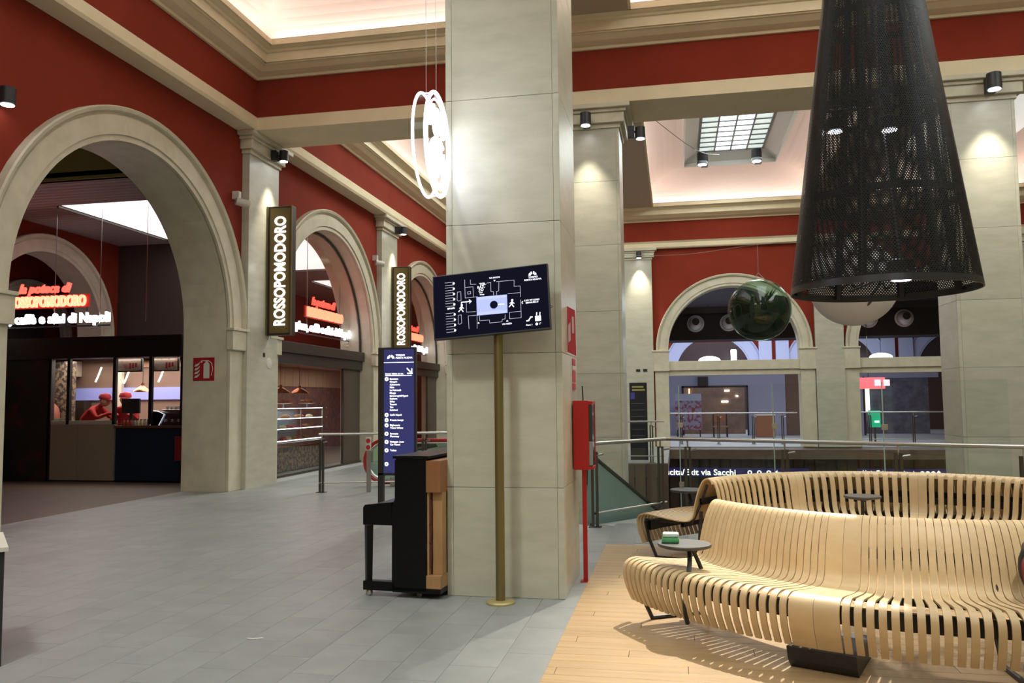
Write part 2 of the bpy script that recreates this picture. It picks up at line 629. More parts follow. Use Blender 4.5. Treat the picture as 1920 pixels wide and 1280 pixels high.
xs_ = [-7.9, -7.2, -2.2, -.63, 4.45, 6.0, 11.0, 16.8]
ys_ = [-9.1, -1.0, 13.75, 15.95, 28.4, 29.1]
mb = MB()
for i in range(len(xs_) - 1):
    for j in range(len(ys_) - 1):
        if (i % 2 == 1) and j in (1, 3):
            continue
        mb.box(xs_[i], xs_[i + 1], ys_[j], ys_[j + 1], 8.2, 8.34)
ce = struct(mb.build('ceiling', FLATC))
# lips of the coffers and the coved vaults
for xa, xb in OPEN_X:
    for ya, yb in OPEN_Y:
        mb = MB()
        for a, b, c, d in ((xa, xa + .05, ya, yb), (xb - .05, xb, ya, yb), (xa, xb, ya, ya + .05), (xa, xb, yb - .05, yb)):
            mb.box(a, b, c, d, 8.2, 8.30)
        mb.build('coffer_lip', CREAM, ce)
        o = .27
        ox0, ox1, oy0, oy1 = xa - o, xb + o, ya - o, yb + o
        ix0, ix1 = (xa + xb) / 2 - 1.5, (xa + xb) / 2 + 1.5
        iy0, iy1 = ya + 1.0, yb - 1.0
        mb = MB()
        K = 10
        rings = []
        for k in range(K + 1):
            t = PI / 2 * k / K
            f_, z = 1 - math.cos(t), 8.34 + .96 * math.sin(t)
            rings.append([(ox0 + (ix0 - ox0) * f_, oy0 + (iy0 - oy0) * f_, z), (ox1 + (ix1 - ox1) * f_, oy0 + (iy0 - oy0) * f_, z),
                          (ox1 + (ix1 - ox1) * f_, oy1 + (iy1 - oy1) * f_, z), (ox0 + (ix0 - ox0) * f_, oy1 + (iy1 - oy1) * f_, z)])
        for A, B in zip(rings, rings[1:]):
            for q in range(4):
                mb.quad(A[q], A[(q + 1) % 4], B[(q + 1) % 4], B[q])
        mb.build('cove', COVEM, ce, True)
        if (xa, ya) != (-.63, 15.95):
            MB().box(ix0, ix1, iy0, iy1, 9.30, 9.36).build('light_panel', mat('ceiling_light_panel', (.9, .95, .93), .5, emit=(.93, 1, .97), es=.45), ce)
        else:
            MB().box(ix0 - .02, ix1 + .02, iy0, iy1, 9.75, 9.8).build('coffer_crown', COVEM, ce)

# luminous skylight over the far right bay
SKYF = mat('skylight_frame', (.70, .74, .70), .5)
BAR = mat('skylight_bar', (.16, .18, .19), .5)
PANE1 = mat('lit_pane', (.9, .95, .95), .4, emit=(.93, .97, 1.), es=2.4)
PANE2 = mat('dim_pane', (.75, .85, .82), .4, emit=(.75, .9, .85), es=.75)
sk = thing('skylight', 'gridded luminous skylight set in the pink coved ceiling of the far bay', 'skylight', (1.91, 22.2, 9.3))
sx0, sx1, sy0, sy1 = .41, 3.41, 16.95, 27.4
for a, b, c, d, nx in ((sx0, sx0 + .06, sy0, sy1, 1), (sx1 - .06, sx1, sy0, sy1, 1), (sx0, sx1, sy0, sy0 + .06, 0), (sx0, sx1, sy1 - .06, sy1, 0)):
    MB().box(a, b, c, d, 9.22, 9.36).build('frame_rim', SKYF, sk)
gx0, gx1, gy0, gy1, gz = .93, 2.93, 17.4, 27.0, 9.62
for p in (((sx0, sy0), (sx0, sy1), (gx0, gy1), (gx0, gy0)), ((sx1, sy0), (sx1, sy1), (gx1, gy1), (gx1, gy0)), ((sx0, sy0), (sx1, sy0), (gx1, gy0), (gx0, gy0)), ((sx0, sy1), (sx1, sy1), (gx1, gy1), (gx0, gy1))):
    MB().quad((*p[0], 9.34), (*p[1], 9.34), (*p[2], gz), (*p[3], gz)).build('splay', SKYF, sk)
nr, ncx = 20, 4
pw, ph = (gx1 - gx0) / ncx, (gy1 - gy0) / nr
for i in range(ncx):
    for j in range(nr):
        MB().box(gx0 + i * pw + .02, gx0 + (i + 1) * pw - .02, gy0 + j * ph + .02, gy0 + (j + 1) * ph - .02, gz, gz + .02).build('pane', PANE1 if i in (1, 2) else PANE2, sk)
for i in range(ncx + 1):
    MB().box(gx0 + i * pw - .022, gx0 + i * pw + .022, gy0, gy1, gz - .05, gz + .03).build('glazing_bar', BAR, sk)
for j in range(nr + 1):
    MB().box(gx0, gx1, gy0 + j * ph - .02, gy0 + j * ph + .02, gz - .03, gz + .03).build('glazing_bar', BAR, sk)

# ------------------------------------------------------------------ stone pillars


def pillar(label, x0, x1, y0, y1, z0, z1, joints, cap):
    t = thing('pillar', label, 'pillar', ((x0 + x1) / 2, (y0 + y1) / 2, max(z0, 0)))
    MB().box(x0 + .03, x1 - .03, y0 + .03, y1 - .03, z0, z1).build('core', GROUT, t)
    zs = [z0] + [j for j in joints if z0 < j < z1] + [z1]
    g = .0018
    for za, zb in zip(zs, zs[1:]):
        MB().bbox(x0 + .055, x1 - .055, y0, y0 + .032, za + g, zb - g, .002).build('stone_slab', STONE, t)
        MB().bbox(x0 + .055, x1 - .055, y1 - .032, y1, za + g, zb - g, .002).build('stone_slab', STONE, t)
        MB().bbox(x0, x0 + .032, y0 + .055, y1 - .055, za + g, zb - g, .002).build('stone_slab', STONE, t)
        MB().bbox(x1 - .032, x1, y0 + .055, y1 - .055, za + g, zb - g, .002).build('stone_slab', STONE, t)
        for sx in (x0, x1 - .0535):
            for sy in (y0, y1 - .0535):
                MB().bbox(sx, sx + .0535, sy, sy + .0535, za + g, zb - g, .004).build('corner_strip', STONE, t)
    if cap:
        for za, zb, h in ((z1 - .02, z1 + .06, .03), (z1 + .06, z1 + .24, .10), (z1 + .24, z1 + .30, .14), (z1 + .30, cap, .21)):
            MB().bbox(x0 - h, x1 + h, y0 - h, y1 + h, za, zb, .012).build('capital_moulding', STONE_R, t)
    return t


pillar('tall square travertine pillar in the foreground, behind the map screen', -1.89, -.905, 6.75, 7.78, 0, 8.2, [.89, 2.0, 3.1, 4.19, 5.3, 6.4, 7.5], 0)
pillar('square travertine pillar with a moulded capital behind the red fire cabinet', -1.87, -.87, 14.45, 15.4, -4.3, 6.44, [-3.4, -2.3, -1.2, -.15, .96, 2.07, 3.16, 4.33, 5.47], 6.82)
pillar('square travertine pillar at the right edge beside the black cone lamp', 4.51, 5.52, 14.45, 15.4, -4.3, 6.44, [-3.4, -2.3, -1.2, -.15, .96, 2.07, 3.16, 4.33, 5.47], 6.82)

# ------------------------------------------------------------------ spotlights on the capitals


def spotlight(label, base, d, power=0, tgt=None, arm=.12, s=1., ang=50):
    """black can spotlight: bracket on base point, can pushed out along d"""
    b = Vector(base); d = Vector(d).normalized()
    t = thing('spotlight', label, 'spotlight', base, 'black can spotlights')
    MB().box(b.x - .05 * s, b.x + .05 * s, b.y - .05 * s, b.y + .05 * s, b.z - .13 * s, b.z + .04 * s).build('bracket', BLK, t)
    c = b + d * arm + Vector((0, 0, -.06))
    MB().tube([b + Vector((0, 0, -.03)), c], .018 * s, 8).build('arm', BLK, t)
    can = MB().lathe([(.052 * s, .10 * s), (.075 * s, .09 * s), (.078 * s, -.08 * s), (.066 * s, -.085 * s)], c, 18)
    can.build('can', BLK, t, True)
    MB().lathe([(.064 * s, -.092 * s), (.062 * s, -.086 * s)], c, 18).build('lens', SPOTW, t)
    if power:
        lampchild(spot('spot_lamp', c + Vector((0, 0, -.13 * s)), tgt, power, ang, radius=.04), t)
    return t


WARM_P = 120
spotlight('black can spotlight on the capital of the pillar behind the fire cabinet', (-1.42, 14.24, 6.55), (0, -1, 0), 240, (-1.40, 14.44, 3.0), .14, 1.25, 62)
spotlight('black can spotlight on a side arm at the capital by the skylight', (-.66, 14.6, 6.42), (1, -.2, -.2), 0, None, .17, 1.15)
spotlight('black can spotlight on the capital of the right-hand pillar', (5.10, 14.24, 6.66), (0, -1, 0), 320, (5.1, 14.44, 3.4), .16, 1.45, 62)
spotlight('black can spotlight on the pilaster beside the great left arch', (-7.78, 15.1, 6.62), (1, .35, 0), 300, (-7.93, 15.2, 3.4), .17, 1.2, 60)
spotlight('black can spotlight on the farther pilaster of the left wall', (-7.78, 22.6, 6.62), (1, .35, 0), 320, (-7.93, 22.6, 3.4), .17, 1.2, 60)
spotlight('small black spotlight at the top of the back wall pilaster', (-1.12, YB - .26, 6.66), (0, -1, 0), 380, (-1.1, YB - .14, 3.6), .12, 1.2, 60)
spotlight('black spotlight at the left corner of the gridded skylight', (1.1, 26.75, 9.3), (-.4, -1, 0), 0, None, .2, 2.1)
spotlight('black spotlight at the right corner of the gridded skylight', (2.75, 26.75, 9.3), (-.3, -1, 0), 0, None, .2, 2.1)
spotlight('black spotlight glimpsed at the right edge beside the pillar', (6.15, 14.4, 6.6), (.3, -1, 0), 0, None, .1, 1.2)
spot('pillar_spot', (-1.38, 6.36, 7.3), (-1.38, 6.74, 5.0), 70, 50)

# ------------------------------------------------------------------ seating island
RC = Vector((1.85, 7.41, 0))
DZ = .014
SW, TH = .0412, .012


def slat_mesh(name, P, wf):
    """P: (radius, height) centre line; wf(r): width"""
    C = [Vector((p.x, p.y, 0)) for p in catmull([(a, b, 0) for a, b in P], 4)]
    mb = MB()
    n = len(C)
    for i, c in enumerate(C):
        t = (C[min(i + 1, n - 1)] - C[max(i - 1, 0)]).normalized()
        nn = Vector((-t.y, t.x, 0)) * TH / 2
        h = wf(c.x) / 2
        for sg, q in ((-1, 1), (1, 1), (1, -1), (-1, -1)):
            e = c + nn * q
            mb.v.append((e.x, sg * h, e.y))
    for i in range(n - 1):
        for k in range(4):
            l = (k + 1) % 4
            mb.f.append((i * 4 + k, i * 4 + l, i * 4 + 4 + l, i * 4 + 4 + k))
    mb.f.append((3, 2, 1, 0)); e = (n - 1) * 4; mb.f.append((e, e + 1, e + 2, e + 3))
    return mb.mesh(name, SLAT, True)


OUT = [(2.50, .14), (2.545, .24), (2.565, .34), (2.55, .405), (2.49, .435), (2.40, .43), (2.20, .405), (2.05, .395), (1.975, .41), (1.935, .46), (1.915, .56), (1.88, .68), (1.845, .76)]
TOP1 = [(1.815, .805), (1.775, .822), (1.74, .805), (1.725, .77)]
TOP2 = [(1.825, .79), (1.79, .815), (1.75, .81), (1.715, .78)]
INN = [(1.685, .70), (1.665, .58), (1.645, .48), (1.60, .42), (1.50, .40), (1.30, .405), (1.15, .425), (1.075, .42), (1.035, .37), (1.03, .28), (1.06, .18)]
m_front = slat_mesh('slat', OUT + TOP1, lambda r: SW)
m_front_w = slat_mesh('slat', OUT + TOP1, lambda r: r * rad(3.25) - .002)
INNP = TOP2 + INN
m_rear = slat_mesh('slat', INNP, lambda r: .0485)
m_rear_w = slat_mesh('slat', INNP, lambda r: max(r * rad(2.75) - .002, .0485))


def arc_bar(a0, a1, r, z, w_, h, n=40):
    mb = MB()
    for i in range(n + 1):
        a = rad(a0 + (a1 - a0) * i / n)
        for q, e in ((-w_, -h), (w_, -h), (w_, h), (-w_, h)):
            mb.v.append((RC.x + (r + q) * math.cos(a), RC.y + (r + q) * math.sin(a), z + e + DZ))
    for i in range(n):
        for k in range(4):
            l = (k + 1) % 4
            mb.f.append((i * 4 + k, i * 4 + l, i * 4 + 4 + l, i * 4 + 4 + k))
    return mb


def polar(a, r, z):
    return (RC.x + r * math.cos(rad(a)), RC.y + r * math.sin(rad(a)), z + DZ)


def bench(label, a0, a1, pitch_, wides, ms, mw, wa, double, legs):
    t = thing('bench', label, 'bench', (RC.x, RC.y, DZ), 'curved birch slat benches')
    angs = []
    cuts = [a0]
    for x in sorted(wides):
        cuts += [x - wa, x + wa]
        angs += [(x - wa / 2, True), (x + wa / 2, True)]
    cuts.append(a1)
    for lo, hi in zip(cuts[::2], cuts[1::2]):
        n = max(1, round((hi - lo) / pitch_))
        angs += [(lo + (hi - lo) * (i + .5) / n, False) for i in range(n)]
    if double:
        n = round((a1 - a0) / 1.43)
        outer = [(a0 + (a1 - a0) * (i + .5) / n, None) for i in range(n)]
    else:
        outer = []
    for an, wd in angs + outer:
        o = bpy.data.objects.new('slat', m_front if wd is None else mw if wd else ms)
        COL.objects.link(o); o.parent = t
        o.rotation_euler = (0, 0, rad(an))
    arc_bar(a0, a1, 2.42, .33, .018, .05).build('support_rail', BLK, t)
    arc_bar(a0, a1, 1.845, .60, .014, .03).build('support_rail', BLK, t)
    arc_bar(a0, a1, 2.05, .36, .016, .02).build('support_rail', BLK, t)
    if double:
        arc_bar(a0, a1, 1.735, .55, .012, .03).build('support_rail', BLK, t)
        arc_bar(a0, a1, 1.15, .34, .018, .03).build('support_rail', BLK, t)
    for an in legs:
        lo = [(2.50, .36), (2.46, .18), (2.38, .012), (2.2, .012), (1.98, .012), (1.90, .15), (1.87, .5)]
        MB().tube([polar(an, *q) for q in lo], .017, 8).build('leg_frame', BLK, t)
        MB().tube([polar(an, 2.50, .37), polar(an, 2.2, .375), polar(an, 1.97, .38), polar(an, 1.87, .58), polar(an, 1.80, .76)], .014, 8).build('seat_bracket', BLK, t)
        if double:
            MB().tube([polar(an, 1.10, .37), polar(an, 1.13, .15), polar(an, 1.2, .012), polar(an, 1.62, .012), polar(an, 1.70, .15), polar(an, 1.73, .6)], .017, 8).build('leg_frame', BLK, t)
    return t


fb = bench('curved birch slat bench facing the camera, seat outward', 208.5, 318, 1.43, [244.6], m_front, m_front_w, 3.25, False, [210.5, 270, 300])
rb = bench('double-sided birch slat bench curving behind the nearer bench', 18, 152, 2.80, [112.5, 72.0], m_rear, m_rear_w, 2.75, True, [150.5, 128, 100, 72, 45])
# black power box under the front bench
mb = MB()
for a in (240.5, 249.5):
    for r, z in ((2.02, 0), (2.46, 0), (2.50, .05), (2.52, .13), (2.02, .13)):
        mb.v.append(polar(a, r, z))
mb.f += [(0, 1, 2, 3, 4), (9, 8, 7, 6, 5)] + [(i, 5 + i, 5 + (i + 1) % 5, (i + 1) % 5) for i in range(5)]
mb.build('power_box', BLK, fb)


def bench_table(label, c, r, leg1, leg2):
    t = thing('side_table', label, 'table', c, 'round side tables on the benches')
    c = Vector(c)
    TT = mat('charcoal_laminate', (.05, .045, .04), .5)
    MB().lathe([(r - .02, -.026), (r - .004, -.018), (r, -.008), (r - .004, 0), (0.01, 0)], c, 40).build('table_top', TT, t, True)
    MB().tube([c + Vector((0, 0, -.028)), c + Vector((0, 0, -.045))], [r * .62, .05], 20).build('top_bracket', BLK, t)
    MB().tube([Vector(q) for q in leg1], .016, 8).build('leg', BLK, t, True)
    if leg2:
        MB().tube([Vector(q) for q in leg2], .015, 8).build('leg', BLK, t, True)
        e = Vector(leg2[-1])
        MB().box(e.x - .05, e.x + .015, e.y - .02, e.y + .02, e.z - .012, e.z).build('foot', BLK, t)
    return t


bench_table('round charcoal side table clamped to the near bench, tissue pack on top', (.04, 5.95, .605), .185, catmull([(.07, 5.93, .57), (.07, 5.80, .50), (.05, 5.665, .40), (.03, 5.63, .25), (.045, 5.69, .13)], 3), [(.09, 5.96, .57), (.125, 5.985, .49), (.15, 6.0, .424)])
bench_table('round charcoal side table on the inner seat of the rear bench', (1.74, 8.52, .665), .17, [(1.74, 8.52, .64), (1.74, 8.53, .54), (1.74, 8.55, .43)], None)
bench_table('small round charcoal table behind the left end of the rear bench', (.12, 9.35, .62), .20, [(.12, 9.35, .6), (.14, 9.30, .5), (.16, 9.25, .43)], None)
# tissue pack
tp = thing('tissue_pack', 'green and white tissue pack on the round side table', 'tissues', (-.055, 5.98, .605))
GREEN = mat('green_wrap', (.05, .30, .10), .35, col2=(.12, .42, .18), nscale=14)
MB().bbox(-.115, .005, 5.93, 6.03, .606, .642, .014).build('lower_pack', GREEN, tp, True)
MB().bbox(-.110, .003, 5.935, 6.025, .642, .672, .013).build('upper_pack', mat('white_wrap', (.62, .72, .64), .4, col2=(.30, .52, .36), nscale=22), tp, True)
# dark bag at the right edge of the near bench
bg = thing('backpack', 'dark bag lying on the near bench at the right picture edge', 'bag', (2.08, 5.28, .43))
mb = MB().sphere((2.08, 5.28, .62), .19, 18, 12, (.9, .8, 1.05))
mb.build('body', mat('dark_fabric', (.02, .02, .022), .8, col2=(.05, .05, .055), nscale=9), bg, True)
MB().tube(catmull([(1.94, 5.20, .72), (1.89, 5.16, .66), (1.90, 5.15, .55), (1.95, 5.18, .47)], 4), .014, 8).build('strap', mat('red_strap', (.20, .02, .02), .6), bg, True)
MB().sphere((1.97, 5.2, .75), .07, 14, 8, (1, 1, .7)).build('flap', mat('grey_flap', (.12, .12, .13), .6), bg, True)

# ------------------------------------------------------------------ perforated cone lamp


def perforated():
    M = bpy.data.materials.new('perforated_black_sheet')
    M.use_nodes = True
    nt = M.node_tree
    b = nt.nodes['Principled BSDF']
    b.inputs['Base Color'].default_value = (.009, .009, .0085, 1)
    b.inputs['Roughness'].default_value = .45
    b.inputs['Specular IOR Level'].default_value = .2
    uv = nt.nodes.new('ShaderNodeUVMap')
    dist = []
    for off in (0., .5):
        ad = nt.nodes.new('ShaderNodeVectorMath'); ad.operation = 'ADD'; ad.inputs[1].default_value = (off, off, 0)
        fr = nt.nodes.new('ShaderNodeVectorMath'); fr.operation = 'FRACTION'
        sb = nt.nodes.new('ShaderNodeVectorMath'); sb.operation = 'SUBTRACT'; sb.inputs[1].default_value = (.5, .5, 0)
        sc = nt.nodes.new('ShaderNodeVectorMath'); sc.operation = 'MULTIPLY'; sc.inputs[1].default_value = (1, 1.6, 0)
        ln = nt.nodes.new('ShaderNodeVectorMath'); ln.operation = 'LENGTH'
        nt.links.new(uv.outputs[0], ad.inputs[0]); nt.links.new(ad.outputs[0], fr.inputs[0])
        nt.links.new(fr.outputs[0], sb.inputs[0]); nt.links.new(sb.outputs[0], sc.inputs[0]); nt.links.new(sc.outputs[0], ln.inputs[0])
        dist.append(ln)
    mn = nt.nodes.new('ShaderNodeMath'); mn.operation = 'MINIMUM'
    nt.links.new(dist[0].outputs['Value'], mn.inputs[0]); nt.links.new(dist[1].outputs['Value'], mn.inputs[1])
    lt = nt.nodes.new('ShaderNodeMath'); lt.operation = 'LESS_THAN'; lt.inputs[1].default_value = .25
    nt.links.new(mn.outputs[0], lt.inputs[0])
    tr = nt.nodes.new('ShaderNodeBsdfTransparent')
    mx = nt.nodes.new('ShaderNodeMixShader')
    nt.links.new(lt.outputs[0], mx.inputs[0]); nt.links.new(b.outputs[0], mx.inputs[1]); nt.links.new(tr.outputs[0], mx.inputs[2])
    nt.links.new(mx.outputs[0], nt.nodes['Material Output'].inputs[0])
    return M


CX_, CY_, CZ0, CZ1, CR0, CR1 = 1.77, 7.5, 2.50, 6.3, .755, .20


def cone_r(z):
    # slightly convex flanks, measured 0.755 m at the rim and 0.405 m at 5.1 m height
    t = (z - CZ0) / 2.6
    return .755 - .35 * t if t < 1 else .405 - .20 * (t - 1)


cl = thing('pendant_lamp', 'huge black perforated metal cone lamp hanging over the seating island', 'lamp', (CX_, CY_, CZ0))
mb = MB(); seg, nz = 96, 24
uvs = []
for j in range(nz + 1):
    z = CZ0 + .055 + (CZ1 - CZ0 - .055) * j / nz
    for k in range(seg + 1):
        a = 2 * PI * k / seg
        mb.v.append((CX_ + cone_r(z) * math.cos(a), CY_ + cone_r(z) * math.sin(a), z))
        uvs.append((k / seg * 190, (z - CZ0) / .030))
for j in range(nz):
    for k in range(seg):
        mb.f.append((j * (seg + 1) + k, j * (seg + 1) + k + 1, (j + 1) * (seg + 1) + k + 1, (j + 1) * (seg + 1) + k))
me = mb.mesh('perforated_shade', perforated(), True)
ul = me.uv_layers.new(name='UVMap')
for lp in me.loops:
    ul.data[lp.index].uv = uvs[lp.vertex_index]
link('perforated_shade', me, cl)
LAMPB = mat('lamp_black', (.016, .016, .016), .35)
MB().lathe([(cone_r(CZ0), 0), (cone_r(CZ0 + .06), .06), (cone_r(CZ0 + .06) - .012, .06), (cone_r(CZ0) - .012, 0), (cone_r(CZ0), 0)], (CX_, CY_, CZ0), 96, False).build('rim_band', LAMPB, cl, True)
for k in range(8):
    a = rad(20 + 45 * k)
    pts = []
    for z in (CZ0 + .02, 3.4, 4.3, 5.1, CZ1):
        pts.append((CX_ + (cone_r(z) - .035) * math.cos(a), CY_ + (cone_r(z) - .035) * math.sin(a), z))
    MB().tube(pts, .034, 6).build('rib', LAMPB, cl)
for z in (3.25, 4.05, 4.85, 5.6):
    r = cone_r(z) - .03
    MB().lathe([(r, 0), (r, .06), (r - .02, .06), (r - .02, 0), (r, 0)], (CX_, CY_, z), 48, False).build('hoop', LAMPB, cl, True)
for k in range(4):
    a = rad(10 + 90 * k)
    MB().tube([(CX_ + (cone_r(2.6) - .03) * math.cos(a), CY_ + (cone_r(2.6) - .03) * math.sin(a), 2.60), (CX_, CY_, 2.62)], .012, 6).build('cross_bar', LAMPB, cl)
MB().lathe([(.09, .16), (.11, .14), (.115, 0), (.09, -.01)], (CX_ + .12, CY_ - .1, 2.60), 20).build('lamp_head', LAMPB, cl, True)
for qx, qy, qz in ((1.42, 7.45, 3.92), (1.86, 7.45, 3.90)):
    MB().lathe([(.04, .12), (.07, .10), (.072, 0), (.06, -.008)], (qx, qy, qz), 16).build('lamp_head', LAMPB, cl, True)
    MB().lathe([(.06, -.016), (.06, -.01)], (qx, qy, qz), 16).build('lens', SPOTW, cl)
    MB().tube([(qx, qy, qz + .1), (qx, qy, 4.08)], .012, 6).build('lamp_stem', LAMPB, cl)
MB().tube([(CX_ - .5, 7.45, 4.09), (CX_ + .5, 7.45, 4.09)], .015, 6).build('cross_bar', LAMPB, cl)
MB().lathe([(.075, -.02), (.075, -.012)], (CX_ + .12, CY_ - .1, 2.60), 20).build('lens', SPOTW, cl)
lampchild(spot('cone_lamp', (CX_ + .12, CY_ - .1, 2.56), (CX_ + .1, CY_, 0), 60, 80, radius=.06), cl)
MB().tube([(CX_ + .12, CY_ - .1, 2.75), (CX_ + .03, CY_, 4.2), (CX_, CY_, CZ1)], .008, 6).build('cable', mat('grey_cable', (.25, .25, .25), .5), cl)
MB().tube([(CX_, CY_, CZ1 - .1), (CX_, CY_, 9.6)], .012, 6).build('suspension', STEEL, cl)
MB().lathe([(.01, .02), (cone_r(CZ1), .0), (cone_r(CZ1), -.04), (.01, -.04)], (CX_, CY_, CZ1), 24).build('top_plate', LAMPB, cl)

# white globe with dark script
gc = Vector((2.24, 11.0, 3.05)); gr = .545
gl = thing('globe', 'white hanging globe with dark calligraphy behind the cone lamp', 'globe', (gc.x, gc.y, gc.z - gr))
MB().sphere(gc, gr, 40, 24).build('sphere', mat('globe_white', (.66, .64, .64), .35), gl, True)
INK = mat('ink', (.06, .05, .06), .6)
vdir = (Vector((0, 0, 1.6)) - gc); vdir.z = 0; vdir.normalize()
gx = Vector((0, 0, 1)).cross(vdir)


def on_globe(u, v):
    """u, v in metres on the front of the globe"""
    d = gx * u + Vector((0, 0, v)) + vdir * math.sqrt(max(gr * gr - u * u - v * v, .01))
    return gc + d.normalized() * (gr + .002)


strokes = [[(.46, .02), (.42, -.10), (.36, -.14), (.33, -.08)], [(.34, .06), (.30, -.06), (.25, -.16), (.18, -.22)], [(.27, .03), (.25, -.04), (.20, -.07), (.16, -.03)],
           [(.13, -.02), (.10, -.09), (.04, -.13), (-.01, -.10), (-.02, -.06)], [(.08, .05), (.05, -.03), (.01, -.06)], [(-.03, -.05), (-.10, -.11), (-.20, -.12), (-.28, -.07), (-.30, -.03)],
           [(-.04, .00), (-.09, -.04), (-.14, -.05)], [(-.20, -.17), (-.18, -.18)], [(.05, .08), (.06, .09)], [(.20, -.26), (.18, -.30), (.15, -.34)]]
for st in strokes:
    pts = catmull([(a, b, 0) for a, b in st], 4)
    MB().tube([on_globe(p.x, p.y) for p in pts], [.006 + .012 * math.sin(PI * i / (len(pts) - 1)) for i in range(len(pts))], 6).build('brush_stroke', INK, gl, True)
MB().tube([gc + Vector((0, 0, gr - .01)), (gc.x, gc.y, 8.3)], .004, 6).build('wire', STEEL, gl)

# glass terrarium ball
bc = Vector((1.14, 11.5, 2.79)); br = .415
bl = thing('terrarium', 'hanging clear glass ball filled with dark green plants', 'terrarium', (bc.x, bc.y, bc.z - br))
MB().sphere(bc, br, 40, 24).build('glass_ball', glassmat('ball_glass', (.58, .74, .64), .10), bl, True)
MOSS = mat('dark_moss', (.004, .009, .004), .9, col2=(.018, .034, .011), nscale=9, bump=.6)
mb = MB()
pr = [(br * .97 * math.sin(PI * i / 16), -br * .97 * math.cos(PI * i / 16)) for i in range(0, 11)]
pr[0] = (.001, pr[0][1])
mb.lathe(pr + [(.30, .11), (.15, .12), (.001, .11)], bc, 36, False)
for i in range(len(mb.v)):
    v = Vector(mb.v[i])
    if v.z > bc.z + .1:
        mb.v[i] = tuple(v + Vector((0, 0, random.uniform(-.012, .012))))
mb.build('moss_bed', MOSS, bl, True)
FERN = mat('fern_green', (.03, .09, .035), .6, col2=(.10, .17, .07), nscale=12)
for k in range(16):
    a = random.uniform(0, 2 * PI); q = random.uniform(.03, .2); h = random.uniform(.08, .2)
    p0 = bc + Vector((q * math.cos(a), q * math.sin(a), .08)); dr = Vector((math.cos(a), math.sin(a), 0))
    p2 = p0 + dr * random.uniform(.04, .12) + Vector((0, 0, h))
    if (p2 - bc).length > br * .93:
        p2 = bc + (p2 - bc).normalized() * br * .93
    sd = Vector((-dr.y, dr.x, 0)) * .016
    mid = (p0 + p2) / 2 + Vector((0, 0, .03))
    MB().quad(p0, mid + sd, p2, mid - sd).build('leaf', FERN, bl)
top = bc + Vector((0, 0, br))
mb = MB()
mb.tube([top + Vector((-.07, 0, -.01)), top + Vector((0, 0, .09))], .004, 6)
mb.tube([top + Vector((.09, 0, -.015)), top + Vector((0, 0, .09))], .004, 6)
mb.tube([top + Vector((0, 0, .09)), (bc.x, bc.y, 3.68)], .003, 6)
mb.build('hanger', STEEL, bl)
o = MB().tube(catmull([(-.86, 14.6, 4.15), (.2, 13.0, 3.85), (bc.x, bc.y, 3.68), (2.4, 12.7, 3.95), (4.5, 14.6, 4.5)], 6), .004, 6).build('suspension_wire', STEEL)
tag(o, 'thin steel wire strung across the hall carrying the green glass ball', 'wire')
o = MB().tube(catmull([(-.65, 15.4, 7.2), (.6, 20, 7.6), (1.4, 24, 8.6)], 5), .008, 5).build('ceiling_cable', DSTEEL)
tag(o, 'thin dark cable running from the capital to the gridded skylight', 'cable')

# ------------------------------------------------------------------ round neon sign
nc = Vector((-1.875, 6.28, 3.66)); nr_ = .41
ns = thing('neon_sign', 'round white neon sign hanging edge-on beside the tall pillar', 'sign', (nc.x, nc.y, nc.z - nr_))
nx = Vector((math.cos(rad(-87)), math.sin(rad(-87)), 0)); nrm = Vector((nx.y, -nx.x, 0)) * -1
for off, r, tw in ((-.05, nr_, .011), (.05, nr_, .015), (.05, nr_ - .055, .008)):
    MB().tube([nc + nrm * off + nx * (r * math.cos(2 * PI * i / 48)) + Vector((0, 0, r * math.sin(2 * PI * i / 48))) for i in range(48)], tw, 8, True).build('neon_ring', NEONW, ns, True)
mb = MB()
for i in range(48):
    a, b = 2 * PI * i / 48, 2 * PI * (i + 1) / 48
    q = [nc + nrm * o_ + nx * (nr_ * math.cos(t_)) + Vector((0, 0, nr_ * math.sin(t_))) for t_, o_ in ((a, -.05), (b, -.05), (b, .05), (a, .05))]
    mb.quad(*q)
mb.build('acrylic_hoop', GLASS, ns)
figs = [[(-.06, .24), (.02, .28), (.09, .24), (.10, .14), (.03, .08), (-.05, .12), (-.06, .24)], [(-.02, .2), (.05, .2), (.04, .14)], [(-.18, .02), (-.05, .05), (.10, .02), (.2, -.06)],
        [(-.2, -.02), (-.22, -.2), (-.12, -.3), (.02, -.33)], [(.2, -.06), (.24, -.2), (.14, -.32)], [(-.1, 0), (-.11, -.2)], [(0, .02), (0, -.26)], [(.1, 0), (.11, -.24)], [(-.2, .1), (-.1, .3)], [(.14, .28), (.24, .1)]]
for st in figs:
    pts = catmull([(a, b, 0) for a, b in st], 3)
    MB().tube([nc + nrm * .045 + nx * p.x + Vector((0, 0, p.y)) for p in pts], .019, 6).build('neon_tube', NEONW, ns, True)
for q in (-.16, .18):
    MB().tube([nc + nx * q + Vector((0, 0, math.sqrt(nr_ ** 2 - q * q))), (nc.x + nx.x * q, nc.y + nx.y * q, 8.2)], .002, 5).build('wire', STEEL, ns)

